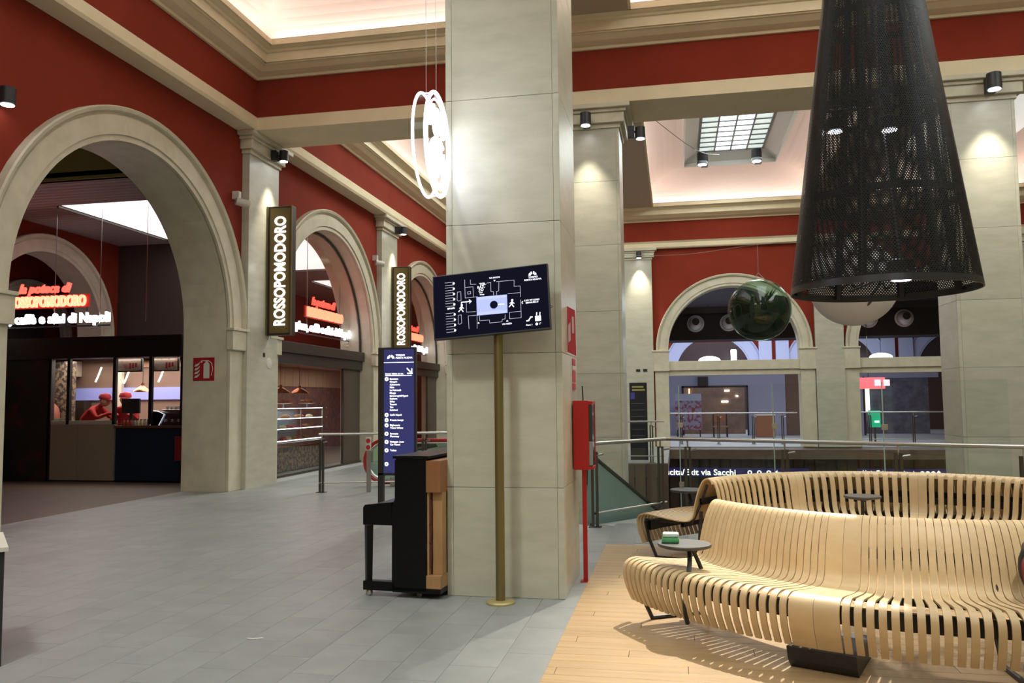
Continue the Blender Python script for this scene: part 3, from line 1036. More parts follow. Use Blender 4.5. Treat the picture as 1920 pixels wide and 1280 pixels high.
# ------------------------------------------------------------------ map screen on a brass pole
tv = thing('map_screen', 'wall-map display screen on an olive brass pole before the pillar', 'screen', (-1.40, 6.55, 0))
BRASS = mat('olive_brass', (.19, .15, .055), .35, metal=.55)
MB().lathe([(.115, 0), (.115, .012), (.105, .022), (.04, .024)], (-1.40, 6.56, 0), 36).build('base_plate', mat('gilt_base', (.42, .34, .15), .4, metal=.3), tv, True)
MB().lathe([(.037, 0), (.037, 2.2)], (-1.40, 6.56, .02), 24).build('pole', BRASS, tv, True)
TL, TR, BR_, BL_ = Vector((-1.975, 6.57, 2.665)), Vector((-.985, 6.53, 2.683)), Vector((-.95, 6.45, 2.142)), Vector((-1.905, 6.49, 2.132))
ctr = (TL + TR + BR_ + BL_) / 4
ex = ((TR - TL) + (BR_ - BL_)).normalized(); ey = (TL + TR - BL_ - BR_); ey = (ey - ex * ey.dot(ex)).normalized()
ey = (ey + Vector((-.055, 0, 0))).normalized(); ex = (ex - ey * ex.dot(ey)).normalized()
TVM = frame(ctr, ex, ey)
W2, H2 = .487, .272
SCR = mat('screen_black', (.002, .002, .005), .6, spec=.02, emit=(.02, .02, .06), es=.18)
MB().bbox(-W2, W2, -H2, H2, -.045, 0, .004).xf(TVM).build('case', BLK, tv)
MB().box(-W2 + .008, W2 - .008, -H2 + .012, H2 - .008, 0, .0012).xf(TVM).build('display', SCR, tv)
MB().box(-.06, .06, -.1, .1, -.12, -.045).xf(TVM).build('mount', BLK, tv)


def pxy(x, y):
    """crop pixel on the display photo -> panel coordinates"""
    # corners in the crop: TL(190,200) TR(1690,130) BR(1760,1005) BL(290,1045)
    v = (y - 200 + (x - 190) * .0467) / 857.
    u = (x - 190 - 90 * v) / 1490.
    return (-W2 + u * 2 * W2, H2 - v * 2 * H2)


LINEM = mat('screen_line', (.6, .6, .7), .4, emit=(.60, .62, .85), es=.8)


def sline(pts, w_=.0022, mt=None, name='map_line'):
    mb = MB()
    q = [pxy(*p) for p in pts]
    for (x0, y0), (x1, y1) in zip(q, q[1:]):
        d = Vector((x1 - x0, y1 - y0, 0)); L = d.length
        if L < 1e-5:
            continue
        d /= L; n_ = Vector((-d.y, d.x, 0)) * w_ / 2
        a = Vector((x0, y0, .0022)) - d * w_ / 2; b = Vector((x1, y1, .0022)) + d * w_ / 2
        mb.quad(a - n_, b - n_, b + n_, a + n_)
    return mb.xf(TVM).build(name, mt or LINEM, tv)


def stext(s_, x, y, size, bold=.0004, mt=None, align='CENTER'):
    a, b = pxy(x, y)
    return textmesh('lettering', s_, size, mt or SCRW, TVM @ Matrix.Translation((a, b, .0028)), tv, align, bold, ext=0)


for k in range(10):
    y = 295 + 70 * k - (8 if k > 4 else 0)
    x = 365 + k * 7.5
    if k == 5:
        continue
    sline([(x, y + 6), (x + 110, y)]); sline([(x + 8, y + 44), (x + 122, y + 38)])
    a, b = pxy(x + 118, y + 20)
    MB().lathe([(.009, 0), (.009, .001)], (a, b, .002), 12).xf(TVM).build('platform_dot', SCRW, tv)
stext('BINARI', 475, 648, .021)
for pts in ([(625, 275), (650, 520), (810, 512)], [(700, 280), (706, 342), (780, 346)], [(636, 380), (742, 376), (758, 515)], [(675, 440), (715, 436), (718, 468), (680, 470), (675, 440)], [(540, 435), (585, 430), (598, 545), (565, 556), (545, 540), (540, 435)],
            [(575, 745), (615, 738), (630, 850), (600, 862), (585, 855), (575, 745)], [(668, 580), (680, 708), (800, 708)], [(710, 930 - 170), (820, 755)], [(706, 755), (730, 930)], [(822, 770), (835, 930)],
            [(920, 340), (970, 335), (980, 455), (1012, 458), (1020, 505)], [(1040, 330), (1270, 325), (1275, 408), (1352, 408), (1366, 550)], [(1075, 340), (1080, 455), (1052, 458), (1058, 505)], [(1200, 500), (1360, 495)],
            [(855, 770), (862, 830), (985, 828), (992, 868), (1148, 862), (1150, 830), (1186, 826), (1184, 770)], [(1370, 590), (1390, 822), (1245, 828), (1235, 745), (1380, 738)]):
    sline(pts)
HALLM = mat('map_hall', (.3, .35, .7), .4, emit=(.30, .36, .85), es=.85)
q = [pxy(*p) for p in ((795, 518), (1190, 508), (1212, 748), (820, 762))]
MB().quad(*[(a, b, .0018) for a, b in q]).xf(TVM).build('map_hall_area', HALLM, tv)
for k in range(20):
    x = 812 + k * 18.5
    if x < 1180:
        sline([(x, 553 - k * .4), (x + 18, 520 - k * .4)], .0025); sline([(x + 14, 755 - k * .4), (x + 34, 718 - k * .4)], .0025)
a, b = pxy(1030, 632)
MB().lathe([(.033, 0), (.033, .0006)], (a, b, .0024), 24).xf(TVM).build('position_disc', SCR, tv)
sline([(1045, 632), (1160, 632)], .006, SCRW); sline([(1062, 612), (1040, 632), (1062, 652)], .006, SCRW)
sline([(605, 585), (605, 574), (730, 568)], .007, SCRW); sline([(705, 548), (730, 568), (712, 592)], .006, SCRW)
for cx_, cy_ in ((612, 652), (1262, 628)):    # walking figures
    a, b = pxy(cx_, cy_ - 42)
    MB().lathe([(.009, 0), (.009, .0008)], (a, b, .0024), 12).xf(TVM).build('figure_head', SCRW, tv)
    sline([(cx_, cy_ - 25), (cx_ - 2, cy_ + 8)], .013, SCRW, 'figure_body')
    sline([(cx_ - 32, cy_ + 42), (cx_ - 5, cy_ + 8), (cx_ + 22, cy_ + 44)], .008, SCRW, 'figure_leg')
    sline([(cx_ - 26, cy_ - 2), (cx_, cy_ - 20), (cx_ + 26, cy_ + 2)], .006, SCRW, 'figure_arm')
stext('VIA SACCHI', 1015, 275, .017); stext('VIA NIZZA', 1215, 892, .017)
stext('C.SO VITTORIO', 1510, 602, .018); stext('EMANUELE II', 1515, 632, .018)
for x, y, s_ in ((1017, 315, -1), (848, 857, 1), (1215, 852, 1)):
    a, b = pxy(x, y); MB().quad((a - .009, b - .006 * s_, .0025), (a + .009, b - .006 * s_, .0025), (a, b + .007 * s_, .0025), (a, b + .007 * s_, .0025)).xf(TVM).build('entrance_marker', SCRW, tv)
sline([(1398, 612), (1385, 625), (1398, 640)], .005, SCRW)
for i, s_ in enumerate(('TER-', 'RAZ-', 'ZO')):
    stext(s_, 868 - (18 if i else 0), 352 + 38 * i, .030, .0003)
stext('food', 850, 462, .014); stext('lounge', 868, 488, .014)
stext('TORINO', 1510, 302, .020); stext('PORTA NUOVA', 1508, 335, .020)
stext('Piano 1', 1498, 922, .018); stext('1°', 1632, 914, .022)


def arch_logo(M, cx_, cy_, r, mt, parent):
    mb = MB()
    for i in range(16):
        a, b = PI * i / 16, PI * (i + 1) / 16
        if i in (4, 7, 8, 11):
            continue
        mb.quad((cx_ + r * .42 * math.cos(a), cy_ + r * .35 * math.sin(a), .0025), (cx_ + r * math.cos(a), cy_ + r * math.sin(a), .0025), (cx_ + r * math.cos(b), cy_ + r * math.sin(b), .0025), (cx_ + r * .42 * math.cos(b), cy_ + r * .35 * math.sin(b), .0025))
    mb.xf(M).build('arch_logo', mt, parent)


a, b = pxy(1502, 278); arch_logo(TVM, a, b, .033, SCRW, tv)
a, b = pxy(1590, 915); MB().lathe([(.011, 0), (.011, .0006)], (a, b, .0022), 14).xf(TVM).build('info_dot', SCRW, tv)
sline([(1465, 868), (1485, 865), (1508, 825), (1525, 820)], .010, SCRW, 'escalator_icon')
a, b = pxy(1603, 845); MB().box(a - .024, a + .024, b - .02, b + .022, .0018, .0024).xf(TVM).build('lift_icon', SCRW, tv)
sline([(1582, 800), (1582, 770)], .008, SCRW, 'lift_arrow'); sline([(1622, 770), (1622, 800)], .008, SCRW, 'lift_arrow')
MB().tube([TVM @ Vector(q) for q in ((W2, -.075, -.02), (W2 + .02, -.085, -.02), (W2, -.1, -.02))], .003, 6).build('cable_loop', BLK, tv)

# ------------------------------------------------------------------ directory totem
TX0, TX1, TYY, TZ0, TZ1 = -4.0, -3.46, 10.8, .64, 2.335
tt = thing('directory_totem', 'slim dark blue lit directory totem behind the piano', 'totem', (-3.95, TYY, 0))
TDK = mat('totem_black', (.02, .018, .015), .4)
MB().bbox(TX0, TX1, TYY, TYY + .07, TZ0 - .03, TZ1 + .02, .006).build('cabinet', TDK, tt)
MB().box(TX0, TX0 + .075, TYY, TYY + .07, 0, TZ0).build('post', TDK, tt)
MB().box(TX0 - .06, TX0 + .2, TYY - .1, TYY + .16, 0, .012).build('base_plate', TDK, tt)
TSC = mat('totem_screen', (.02, .02, .08), .2, emit=(.035, .042, .15), es=.75)
sxa, sxb = TX0 + .085, TX1 - .025
MB().box(sxa, sxb, TYY - .003, TYY, TZ0 + .005, TZ1 - .01).build('display', TSC, tt)
TM = frame((sxa, TYY - .003, TZ1 - .01), (1, 0, 0), (0, 0, 1))
SWD = sxb - sxa


def tt_text(s_, x, y, size, mt=SIGNW, bold=.0003):
    textmesh('lettering', s_, size, mt, TM @ Matrix.Translation((x, y, .002)), tt, 'LEFT', bold, ext=0)


arch_logo(TM, .10, -.125, .052, SIGNW, tt)
tt_text('TORINO', .17, -.083, .034); tt_text('PORTA NUOVA', .17, -.118, .034)
MB().box(0, SWD, -.182, -.176, .001, .002).xf(TM).build('rule', SIGNW, tt)
MB().box(.02, SWD - .03, -.362, -.356, .001, .002).xf(TM).build('rule', SIGNW, tt)
tt_text('PIANO TERRA DI VIA', .02, -.338, .028)
mb = MB(); mb.box(-.007, .007, 0, .10, .001, .002); mb.xf(Matrix.Translation((SWD - .03, -.33, 0)) @ Matrix.Rotation(rad(45), 4, 'Z'))
k = len(mb.v); mb.box(SWD - .095, SWD - .023, -.337, -.323, .001, .002).box(SWD - .037, SWD - .023, -.337, -.265, .001, .002); mb.xf(TM); mb.build('arrow', SIGNW, tt)
y = -.405
for s_ in ('Benetton', "Mango's", 'Calzedonia', 'Nike', 'La Feltrinelli', 'Mango', 'Salmoiraghi&Viganò', 'Sephora', 'Sisley', 'Tezenis', 'Tim', 'Subdued'):
    tt_text(s_, .085, y, .033); y -= .0385
for yy, ls in ((-.895, ['Caffè Napoli']), (-.965, ['Freccia lounge']), (-1.035, ['Biglietteria', 'Ticket Offices']), (-1.15, ['Farmacia', 'Pharmacy']), (-1.26, ['Noleggio Auto', 'Car Rental']), (-1.375, ['Toilets'])):
    for i, s_ in enumerate(ls):
        tt_text(s_, .09, yy - .036 * i, .033)
for yy in (-.405, -.895, -.965, -1.035, -1.15, -1.26, -1.375, -1.56):
    MB().lathe([(.027, .001), (.027, .002), (.010, .002), (.010, .001)], (.04, yy, 0), 16, False).xf(TM).build('pictogram', SIGNW, tt)

# ------------------------------------------------------------------ upright piano
pn = thing('upright_piano', 'black upright piano seen from its end, backed against the pillar', 'piano', (-2.2, 6.6, 0), rotz=rad(-4), local=True)
# local axes: x to the right (keyboard at -x, back at +x), y away


def ploc(name, mb, mt, parent=pn, smooth=False):
    o = bpy.data.objects.new(name, mb.mesh(name, mt, smooth)); COL.objects.link(o); o.parent = parent
    return o


PL = 1.42
for y0 in (0, PL - .035):
    ploc('side_panel', MB().prism([(-.125, .06), (-.125, .745), (-.10, .80), (-.09, 1.135), (.175, 1.135), (.175, .06)], 'y', y0, y0 + .035), BLACK)
    ploc('key_cheek', MB().prism([(-.385, .585), (-.385, .725), (-.37, .748), (-.13, .775), (-.125, .585)], 'y', y0, y0 + .04), BLACK)
    ploc('leg', MB().tube([(-.345, y0 + .03, .58), (-.345, y0 + .03, .1)], [.04, .032], 4), BLACK)
    ploc('toe_block', MB().bbox(-.385, -.1, y0, y0 + .08, .05, .125, .006), BLACK)
    w_ = ploc('caster', MB().lathe([(.008, .024), (.024, .02), (.024, -.02), (.008, -.024)], (0, 0, 0), 14).xf(Matrix.Translation((-.345, y0 + .04, .026)) @ Matrix.Rotation(PI / 2, 4, 'X')), STEEL)
    ploc('caster', MB().lathe([(.008, .024), (.024, .02), (.024, -.02), (.008, -.024)], (0, 0, 0), 14).xf(Matrix.Translation((.1, y0 + .06, .026)) @ Matrix.Rotation(PI / 2, 4, 'X')), DSTEEL)
ploc('top_lid', MB().bbox(-.115, .205, -.012, PL + .012, 1.135, 1.158, .005), BLACK)
ploc('front_board', MB().box(-.115, -.09, .035, PL - .035, .06, 1.12), BLACK)
ploc('key_bed', MB().box(-.37, -.12, .04, PL - .04, .59, .65), BLACK)
ploc('fallboard', MB().bbox(-.37, -.12, .04, PL - .04, .70, .735, .008), BLACK)
ploc('bottom_board', MB().box(-.12, .30, 0, PL, .045, .085), BLACK)
PWOOD = mat('piano_wood', (.30, .125, .045), .45, col2=(.22, .085, .03), nscale=4, stretch=(1, 1, .3))
PWOOD2 = mat('piano_back_wood', (.42, .24, .10), .5, col2=(.34, .18, .07), nscale=4, stretch=(1, 1, .3))
ploc('back_top_rail', MB().bbox(.175, .30, .0, PL, .86, 1.12, .004), PWOOD)
ploc('back_bottom_rail', MB().bbox(.175, .30, .0, PL, .085, .19, .004), PWOOD2)
ploc('soundboard', MB().box(.178, .195, .02, PL - .02, .19, .86), PWOOD2)
for y0 in (.05, .42, .78, 1.14, PL - .15):
    ploc('back_post', MB().bbox(.215, .30, y0, y0 + .10, .19, .86, .004), PWOOD2)
for z in (.35, .55, .7):
    ploc('string_bundle', MB().tube([(.20, .03, z - .1), (.205, .035, z), (.20, .04, z + .1)], .012, 6), mat('felt_dark', (.09, .02, .015), .8))

# ------------------------------------------------------------------ fire hose cabinet on a red post
fx = thing('fire_cabinet', 'red fire extinguisher cabinet on a red post beside the pillar', 'cabinet', (-.82, 7.45, 0))
FRED = mat('fire_red', (.42, .008, .010), .35)
MB().bbox(-.895, -.755, 7.33, 7.58, .99, 1.60, .006).build('body', FRED, fx)
MB().bbox(-.755, -.725, 7.335, 7.575, 1.0, 1.59, .004).build('door_frame', mat('dark_glass_door', (.03, .035, .035), .1), fx)
for z0, z1, y0, y1 in ((1.565, 1.592, 7.33, 7.58), (.995, 1.02, 7.33, 7.58), (1.0, 1.59, 7.56, 7.58)):
    MB().box(-.756, -.72, y0, y1, z0, z1).build('door_trim', FRED, fx)
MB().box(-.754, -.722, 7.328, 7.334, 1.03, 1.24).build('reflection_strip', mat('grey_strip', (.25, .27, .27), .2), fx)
MB().box(-.834, -.796, 7.44, 7.478, 0, .99).build('post', FRED, fx)
MB().box(-.86, -.77, 7.41, 7.51, 0, .008).build('foot', FRED, fx)
MB().tube([(-.81, 7.4, 1.6), (-.815, 7.4, 1.73)], .006, 6).build('antenna', BRONZE, fx)
fs = thing('fire_sign', 'red projecting fire point sign on the pillar side above the cabinet', 'sign', (-.9, 7.2, 2.0))
PINK = mat('faded_red', (.45, .04, .055), .5)
MB().prism([(-.903, 2.42), (-.835, 2.38), (-.83, 1.985), (-.903, 2.02)], 'y', 7.10, 7.112).build('plate', PINK, fs)
MB().prism([(-.895, 2.25), (-.875, 2.28), (-.875, 2.12), (-.895, 2.10)], 'y', 7.096, 7.10).build('flame_icon', mat('sign_pale', (.6, .45, .45), .5), fs)
MB().prism([(-.862, 2.33), (-.845, 2.32), (-.845, 2.18), (-.862, 2.18)], 'y', 7.096, 7.10).build('extinguisher_icon', MATS['sign_pale'], fs)
fs2 = thing('notice', 'narrow red and white notice strip on the pillar side', 'notice', (-.9, 7.6, 1.7))
for z0, z1, mt in ((1.92, 1.98, PINK), (1.88, 1.915, MATS['sign_pale']), (1.77, 1.87, PINK), (1.70, 1.755, PINK)):
    MB().box(-.904, -.898, 7.42, 7.62, z0, z1).build('band', mt, fs2)

# extinguisher sign inside the great arch
es = thing('extinguisher_sign', 'red square fire extinguisher sign on the stone arch jamb', 'sign', (-8.57, 13.9, 2.0))
MX = frame((-8.57, 13.94, 2.25), (1, 0, 0), (0, 0, 1))
MB().bbox(-.215, .215, -.215, .215, -.012, 0, .004).xf(MX).build('plate', mat('sign_red', (.36, .012, .015), .4), es)
PALE = mat('sign_offwhite', (.62, .60, .55), .5)
mb = MB().prism([(-.0, -.17), (.12, -.17), (.12, .09), (.095, .125), (.03, .125), (.0, .09)], 'z', .001, .004)
mb.box(.04, .085, .125, .15, .001, .004).box(-.04, .1, .15, .165, .001, .004).box(-.06, -.03, .12, .16, .001, .004).xf(MX).build('extinguisher_icon', PALE, es)
MB().tube([(.10, .155, .003), (.165, .11, .003), (.185, .0, .003), (.16, -.12, .003)], .007, 6).xf(MX).build('hose_icon', PALE, es)
mb = MB()
for k in range(4):
    y = -.16 + k * .07
    mb.prism([(-.19, y), (-.13, y + .005), (-.085, y + .05), (-.075, y + .085), (-.12, y + .05), (-.165, y + .04)], 'z', .001, .003)
mb.xf(MX).build('flame_icon', PALE, es)

# black pedestal at the left picture edge
pd = thing('pedestal_table', 'black pedestal with a pale top at the left picture edge', 'table', (-4.6, 4.5, 0))
PQ = [(-4.12, 4.52), (-4.62, 5.02), (-5.05, 4.55), (-4.55, 4.05)]
MB().prism(PQ, 'z', 0, .70).build('body', BLK, pd)
pc = (-4.585, 4.535)
MB().prism([(pc[0] + (x - pc[0]) * 1.06, pc[1] + (y - pc[1]) * 1.06) for x, y in PQ], 'z', .70, .726).build('top', OFFW, pd)

# small litter on the floor
o = MB().prism([(-2.92, 5.32), (-2.86, 5.30), (-2.80, 5.345), (-2.815, 5.36), (-2.86, 5.325), (-2.9, 5.33)], 'z', .001, .004).build('paper_scrap', mat('paper', (.6, .56, .52), .8))
tag(o, 'small torn scrap of white paper on the grey floor', 'litter')

# ------------------------------------------------------------------ railings
FASC = mat('brown_panel', (.10, .066, .045), .6, col2=(.13, .085, .06), nscale=3)


def railing(label, pts, h, rr_, posts, low=True, glass=None, group='steel railings'):
    t = thing('railing', label, 'railing', (*pts[0], 0), group)
    MB().tube([(x, y, h) for x, y in pts], rr_, 12).build('handrail', STEEL, t, True)
    if low:
        MB().tube([(x, y, .17) for x, y in pts[:low if low is not True else None]], rr_ * .6, 10).build('bottom_rail', STEEL, t, True)
    for i, (x, y) in enumerate(posts):
        MB().box(x - .045, x - .012, y - .02, y + .02, 0, h - .10).build('post', DSTEEL, t)
        MB().box(x + .012, x + .045, y - .02, y + .02, 0, h - .10).build('post', DSTEEL, t)
        MB().tube([(x, y, h - .12), (x, y, h)], .012, 8).build('bracket', STEEL, t)
        MB().tube([(x + .02, y, h - .15), (x + .12, y - .05, h - .13)], .012, 8).build('glass_clamp', STEEL, t)
        MB().box(x - .08, x + .08, y - .06, y + .06, 0, .01).build('foot_plate', DSTEEL, t)
    if glass:
        for (xa, ya), (xb, yb) in glass:
            d = Vector((xb - xa, yb - ya, 0)).normalized(); n_ = Vector((-d.y, d.x, 0)) * .006
            mb = MB()
            A, B = Vector((xa, ya, 0)) + d * .06, Vector((xb, yb, 0)) - d * .06
            q = [A - n_, B - n_, B + n_, A + n_]
            mb.v = [(*p[:2], .1) for p in q] + [(*p[:2], h - .12) for p in q]
            mb.f = [(0, 1, 2, 3), (4, 5, 6, 7), (0, 1, 5, 4), (1, 2, 6, 5), (2, 3, 7, 6), (3, 0, 4, 7)]
            mb.build('glass_panel', GLASS, t)
    return t


ra, rb2, rc2 = (-1.03, 10.62), (-.15, 11.93), (4.9, 9.38)


def lerp(a, b, t_):
    return (a[0] + (b[0] - a[0]) * t_, a[1] + (b[1] - a[1]) * t_)


railing('steel railing with dark posts between the fire cabinet and the corner', [ra, rb2], 1.05, .024, [lerp(ra, rb2, .0), lerp(ra, rb2, .92)], True, [(ra, rb2)])
railing('long steel railing behind the benches along the floor opening', [rb2, rc2], 1.05, .024, [lerp(rb2, rc2, q) for q in (.06, .30, .54, .765, .97)], False, [(lerp(rb2, rc2, a), lerp(rb2, rc2, b)) for a, b in ((.06, .30), (.30, .54), (.54, .765), (.765, .97))])
la, lb = (-6.33, 14.06), (-3.9, 14.75)
railing('steel railing with dark posts in front of the pastry shop window', [la, lb], 1.04, .022, [lerp(la, lb, .02), lerp(la, lb, .75)], True, None)

# escalators
es1 = thing('escalator', 'escalator end with red handrail behind the directory totem', 'escalator', (-5.9, 15.3, 0))
ec = (-5.53, .47); er = .406
pts = [(-3.4, 15.3, ec[1] + er)] + [(ec[0] + er * math.cos(rad(90 + 9 * i)), 15.3, ec[1] + er * math.sin(rad(90 + 9 * i))) for i in range(21)] + [(-4.9, 15.3, ec[1] - er)]
MB().tube(pts, .033, 8).build('red_handrail', mat('handrail_red', (.38, .010, .012), .4), es1, True)
MB().tube([(p[0] + (.05 if i else 0), p[1], p[2] - (.05 if i < 11 else -.05)) for i, p in enumerate(pts)], .022, 8).build('handrail_guide', STEEL, es1, True)
pl_ = [(ec[0] + (er - .07) * math.cos(rad(90 + 9 * i)), ec[1] + (er - .07) * math.sin(rad(90 + 9 * i))) for i in range(21)]
MB().prism(pl_ + [(-3.4, ec[1] - er + .07), (-3.4, ec[1] + er - .07)], 'y', 15.294, 15.306).build('glass_balustrade', GGLASS, es1)
MB().bbox(-5.4, -3.4, 15.22, 15.38, 0, .17, .02).build('skirt', STEEL, es1)
MB().bbox(-5.0, -3.4, 15.4, 16.1, 0, .02, .004).build('comb_plate', DSTEEL, es1)
pp = thing('escalator_notice', 'small post with two red warning symbols by the escalator', 'sign', (-5.45, 14.2, 0))
MB().box(-5.475, -5.40, 14.20, 14.23, 0, .95).build('post', STEEL, pp)
MB().bbox(-5.49, -5.385, 14.18, 14.20, .74, .98, .01).build('plate', PALE, pp)
for z in (.915, .80):
    MB().lathe([(.042, 0), (.042, .004)], (0, 0, 0), 18).xf(frame((-5.437, 14.179, z), (1, 0, 0), (0, 0, 1))).build('symbol', mat('symbol_red', (.45, .02, .02), .5), pp)

es2 = thing('escalator', 'descending escalator balustrade of green glass beyond the corner railing', 'escalator', (-1.0, 10.9, 0))
d2 = Vector((.555, .832, 0)); P0 = Vector((-1.17, 10.95, 0)); nn2 = Vector((d2.y, -d2.x, 0))
slope = -.577


def ep(t_, z):
    p = P0 + d2 * t_
    return (p.x, p.y, z)


mb = MB()
T1 = 7.5
q = [ep(0, -.4), ep(0, .80), ep(.12, .84), ep(T1, .84 + slope * T1), ep(T1, -.4 + slope * T1)]
mb.v = [tuple(Vector(p) + nn2 * s_) for s_ in (-.008, .008) for p in q]
mb.f = [(0, 1, 2, 3, 4), (9, 8, 7, 6, 5)] + [(i, (i + 1) % 5, 5 + (i + 1) % 5, 5 + i) for i in range(5)]
GG2 = mat('frosted_green_glass', (.20, .29, .26), .25, emit=None)
mb.build('glass_balustrade', GG2, es2)
MB().tube([ep(-.02, .5), ep(0, .80), ep(.12, .87), ep(T1, .87 + slope * T1)], .03, 8).build('black_handrail', BLK, es2, True)
mb = MB()
for off in (1.1,):
    q = [ep(0, -.4), ep(0, .0), ep(T1, slope * T1), ep(T1, -.4 + slope * T1)]
    mb.v += [tuple(Vector(p) + nn2 * off) for p in q] + [tuple(Vector(p) + nn2 * .05) for p in q]
mb.f = [(0, 1, 2, 3), (7, 6, 5, 4), (1, 2, 6, 5), (0, 3, 7, 4), (0, 1, 5, 4), (2, 3, 7, 6)]
mb.build('step_band', DSTEEL, es2)
# tall clear screens behind the long railing
gs = thing('glass_screen', 'tall frameless glass screen standing behind the long railing', 'glass', (*rb2, 0))
off = Vector((.2, .32, 0))
for a, b in ((.0, .24), (.245, .485), (.49, .73)):
    A, B = Vector((*lerp(rb2, rc2, a), 0)) + off, Vector((*lerp(rb2, rc2, b), 0)) + off
    mb = MB(); n_ = Vector((.003, .006, 0))
    q = [A - n_, B - n_, B + n_, A + n_]
    mb.v = [(p.x, p.y, -.3) for p in q] + [(p.x, p.y, 1.80) for p in q]
    mb.f = [(0, 1, 2, 3), (4, 5, 6, 7), (0, 1, 5, 4), (1, 2, 6, 5), (2, 3, 7, 6), (3, 0, 4, 7)]
    mb.build('glass_pane', GLASS, gs)
    MB().tube([(A.x, A.y, -.3), (A.x, A.y, 1.80)], .008, 6).build('pane_edge', mat('glass_edge', (.45, .60, .52), .2), gs)
    for z in (.35, 1.2):
        MB().box(A.x - .02, A.x + .05, A.y - .02, A.y + .02, z, z + .07).build('clamp', STEEL, gs)

# landing on the far side of the opening with a dark information board
ld = struct(MB().box(-1.95, -.22, 21.5, YB, -.35, 0).build('floor_landing', TILE))
for k in range(6):
    MB().box(-1.9 + k * .285, -1.9 + k * .285 + .26, 21.44, 21.5, -1.6, -.02).build('fascia_panel', FASC, ld)
ib = thing('information_board', 'tall narrow dark blue information board before the back wall', 'board', (-.95, 22.2, 0))
MB().bbox(-1.19, -.73, 22.2, 22.26, .02, 2.06, .01).build('panel', mat('board_dark', (.012, .013, .02), .35), ib)
YEL = mat('board_yellow', (.45, .40, .12), .5)
for z, w_ in ((1.95, .30), (1.87, .34)):
    MB().box(-1.12, -1.12 + w_, 22.192, 22.199, z - .025, z + .02).build('heading', YEL, ib)
MB().box(-1.16, -1.05, 22.192, 22.199, 1.62, 1.80).build('pictogram', mat('board_blue', (.06, .07, .35), .4), ib)
for k in range(8):
    MB().box(-1.15, -.80, 22.194, 22.199, 1.50 - k * .17, 1.515 - k * .17).build('text_row', mat('board_grey', (.10, .10, .13), .5), ib)
railing('short steel railing before the dark information board', [(-1.9, 21.6), (-.3, 21.6)], 1.05, .022, [(-.62, 21.62), (-1.5, 21.62)], True, None)

# ------------------------------------------------------------------ lower concourse
lw = struct(MB().box(-3, 17, 36.0, 36.2, -4.3, -.4).build('wall_lower', mat('lower_wall', (.09, .065, .05), .7)))
for k in range(30):
    MB().box(-2.4 + k * .42, -2.4 + k * .42 + .36, 35.9, 36.0, -4.3, -.45).build('wall_panel', FASC, lw)
struct(MB().box(-3.2, -3.0, 9, 46, -4.3, -.02).build('wall_lower_left', FASC))
es_ = thing('exit_sign', 'dark blue hanging exit sign with white lettering below the left back arch', 'sign', (2.1, 28.4, -1.04), 'exit signs in the floor opening')
NAVY = mat('navy_sign', (.012, .012, .07), .4, emit=(.015, .015, .10), es=.5)
LETW = mat('sign_letters', (.85, .85, .70), .4, emit=(1, 1, .85), es=1.2)


def exit_sign(t, xa, xb, text, y, z0, z1, tx, tw, icons):
    MB().box(xa, xb, y, y + .08, z0, z1).build('panel', NAVY, t)
    h = z1 - z0
    textmesh('lettering', text, .2, LETW, frame((tx + tw / 2, y - .004, (z0 + z1) / 2), (1, 0, 0), (0, 0, 1)), t, bold=.004, ext=.001, fit=(tw, h * .72))
    for x in icons:
        MB().lathe([(.075, 0), (.075, .004)], (0, 0, 0), 16).xf(frame((x, y - .001, (z0 + z1) / 2), (1, 0, 0), (0, 0, 1))).build('pictogram', LETW, t)
        MB().box(x - .03, x + .03, y - .008, y - .005, (z0 + z1) / 2 - .035, (z0 + z1) / 2 + .035).build('pictogram_glyph', NAVY, t)
    for x in (xa + .3, xb - .3):
        MB().tube([(x, y + .04, z1), (x, y + .04, -.36)], .015, 6).build('hanger', DSTEEL, t)


exit_sign(es_, -.75, 4.2, 'Uscita/Exit via Sacchi', 28.4, -.95, -.67, -.55, 2.45, (2.35, 2.65, 2.95))
mb = MB().box(3.16, 3.36, 28.39, 28.4, -.83, -.79); mb.prism([(3.12, -.81), (3.22, -.73), (3.22, -.89)], 'y', 28.39, 28.4); mb.build('arrow', LETW, es_)
es3 = thing('exit_sign', 'dark blue hanging exit sign with white lettering below the right back arch', 'sign', (7.4, 28.4, -1.04), 'exit signs in the floor opening')
exit_sign(es3, 5.7, 9.6, 'Uscita/Exit corso Vittorio', 28.4, -.95, -.67, 5.85, 1.62, (7.62, 7.78, 7.94))
mb = MB().box(8.08, 8.12, 28.39, 28.4, -.90, -.79); mb.prism([(8.02, -.80), (8.18, -.80), (8.10, -.71)], 'y', 28.39, 28.4); mb.build('arrow', LETW, es3)
textmesh('metro_mark', 'M', .2, mat('metro_red', (.7, .1, .1), .4, emit=(1, .2, .2), es=.8), frame((8.42, 28.396, -.81), (1, 0, 0), (0, 0, 1)), es3, bold=.008)
# the exit signs hang under the edge of the far floor
struct(MB().box(-.22, 16.7, 28.2, YB, -.36, -.05).build('floor_edge', FASC))
area('lower_concourse_lamp', (3, 24, -.6), (6, 3), 60, (1, .9, .8))
area('lower_concourse_lamp', (3, 32, -.6), (8, 3), 60, (1, .92, .85))

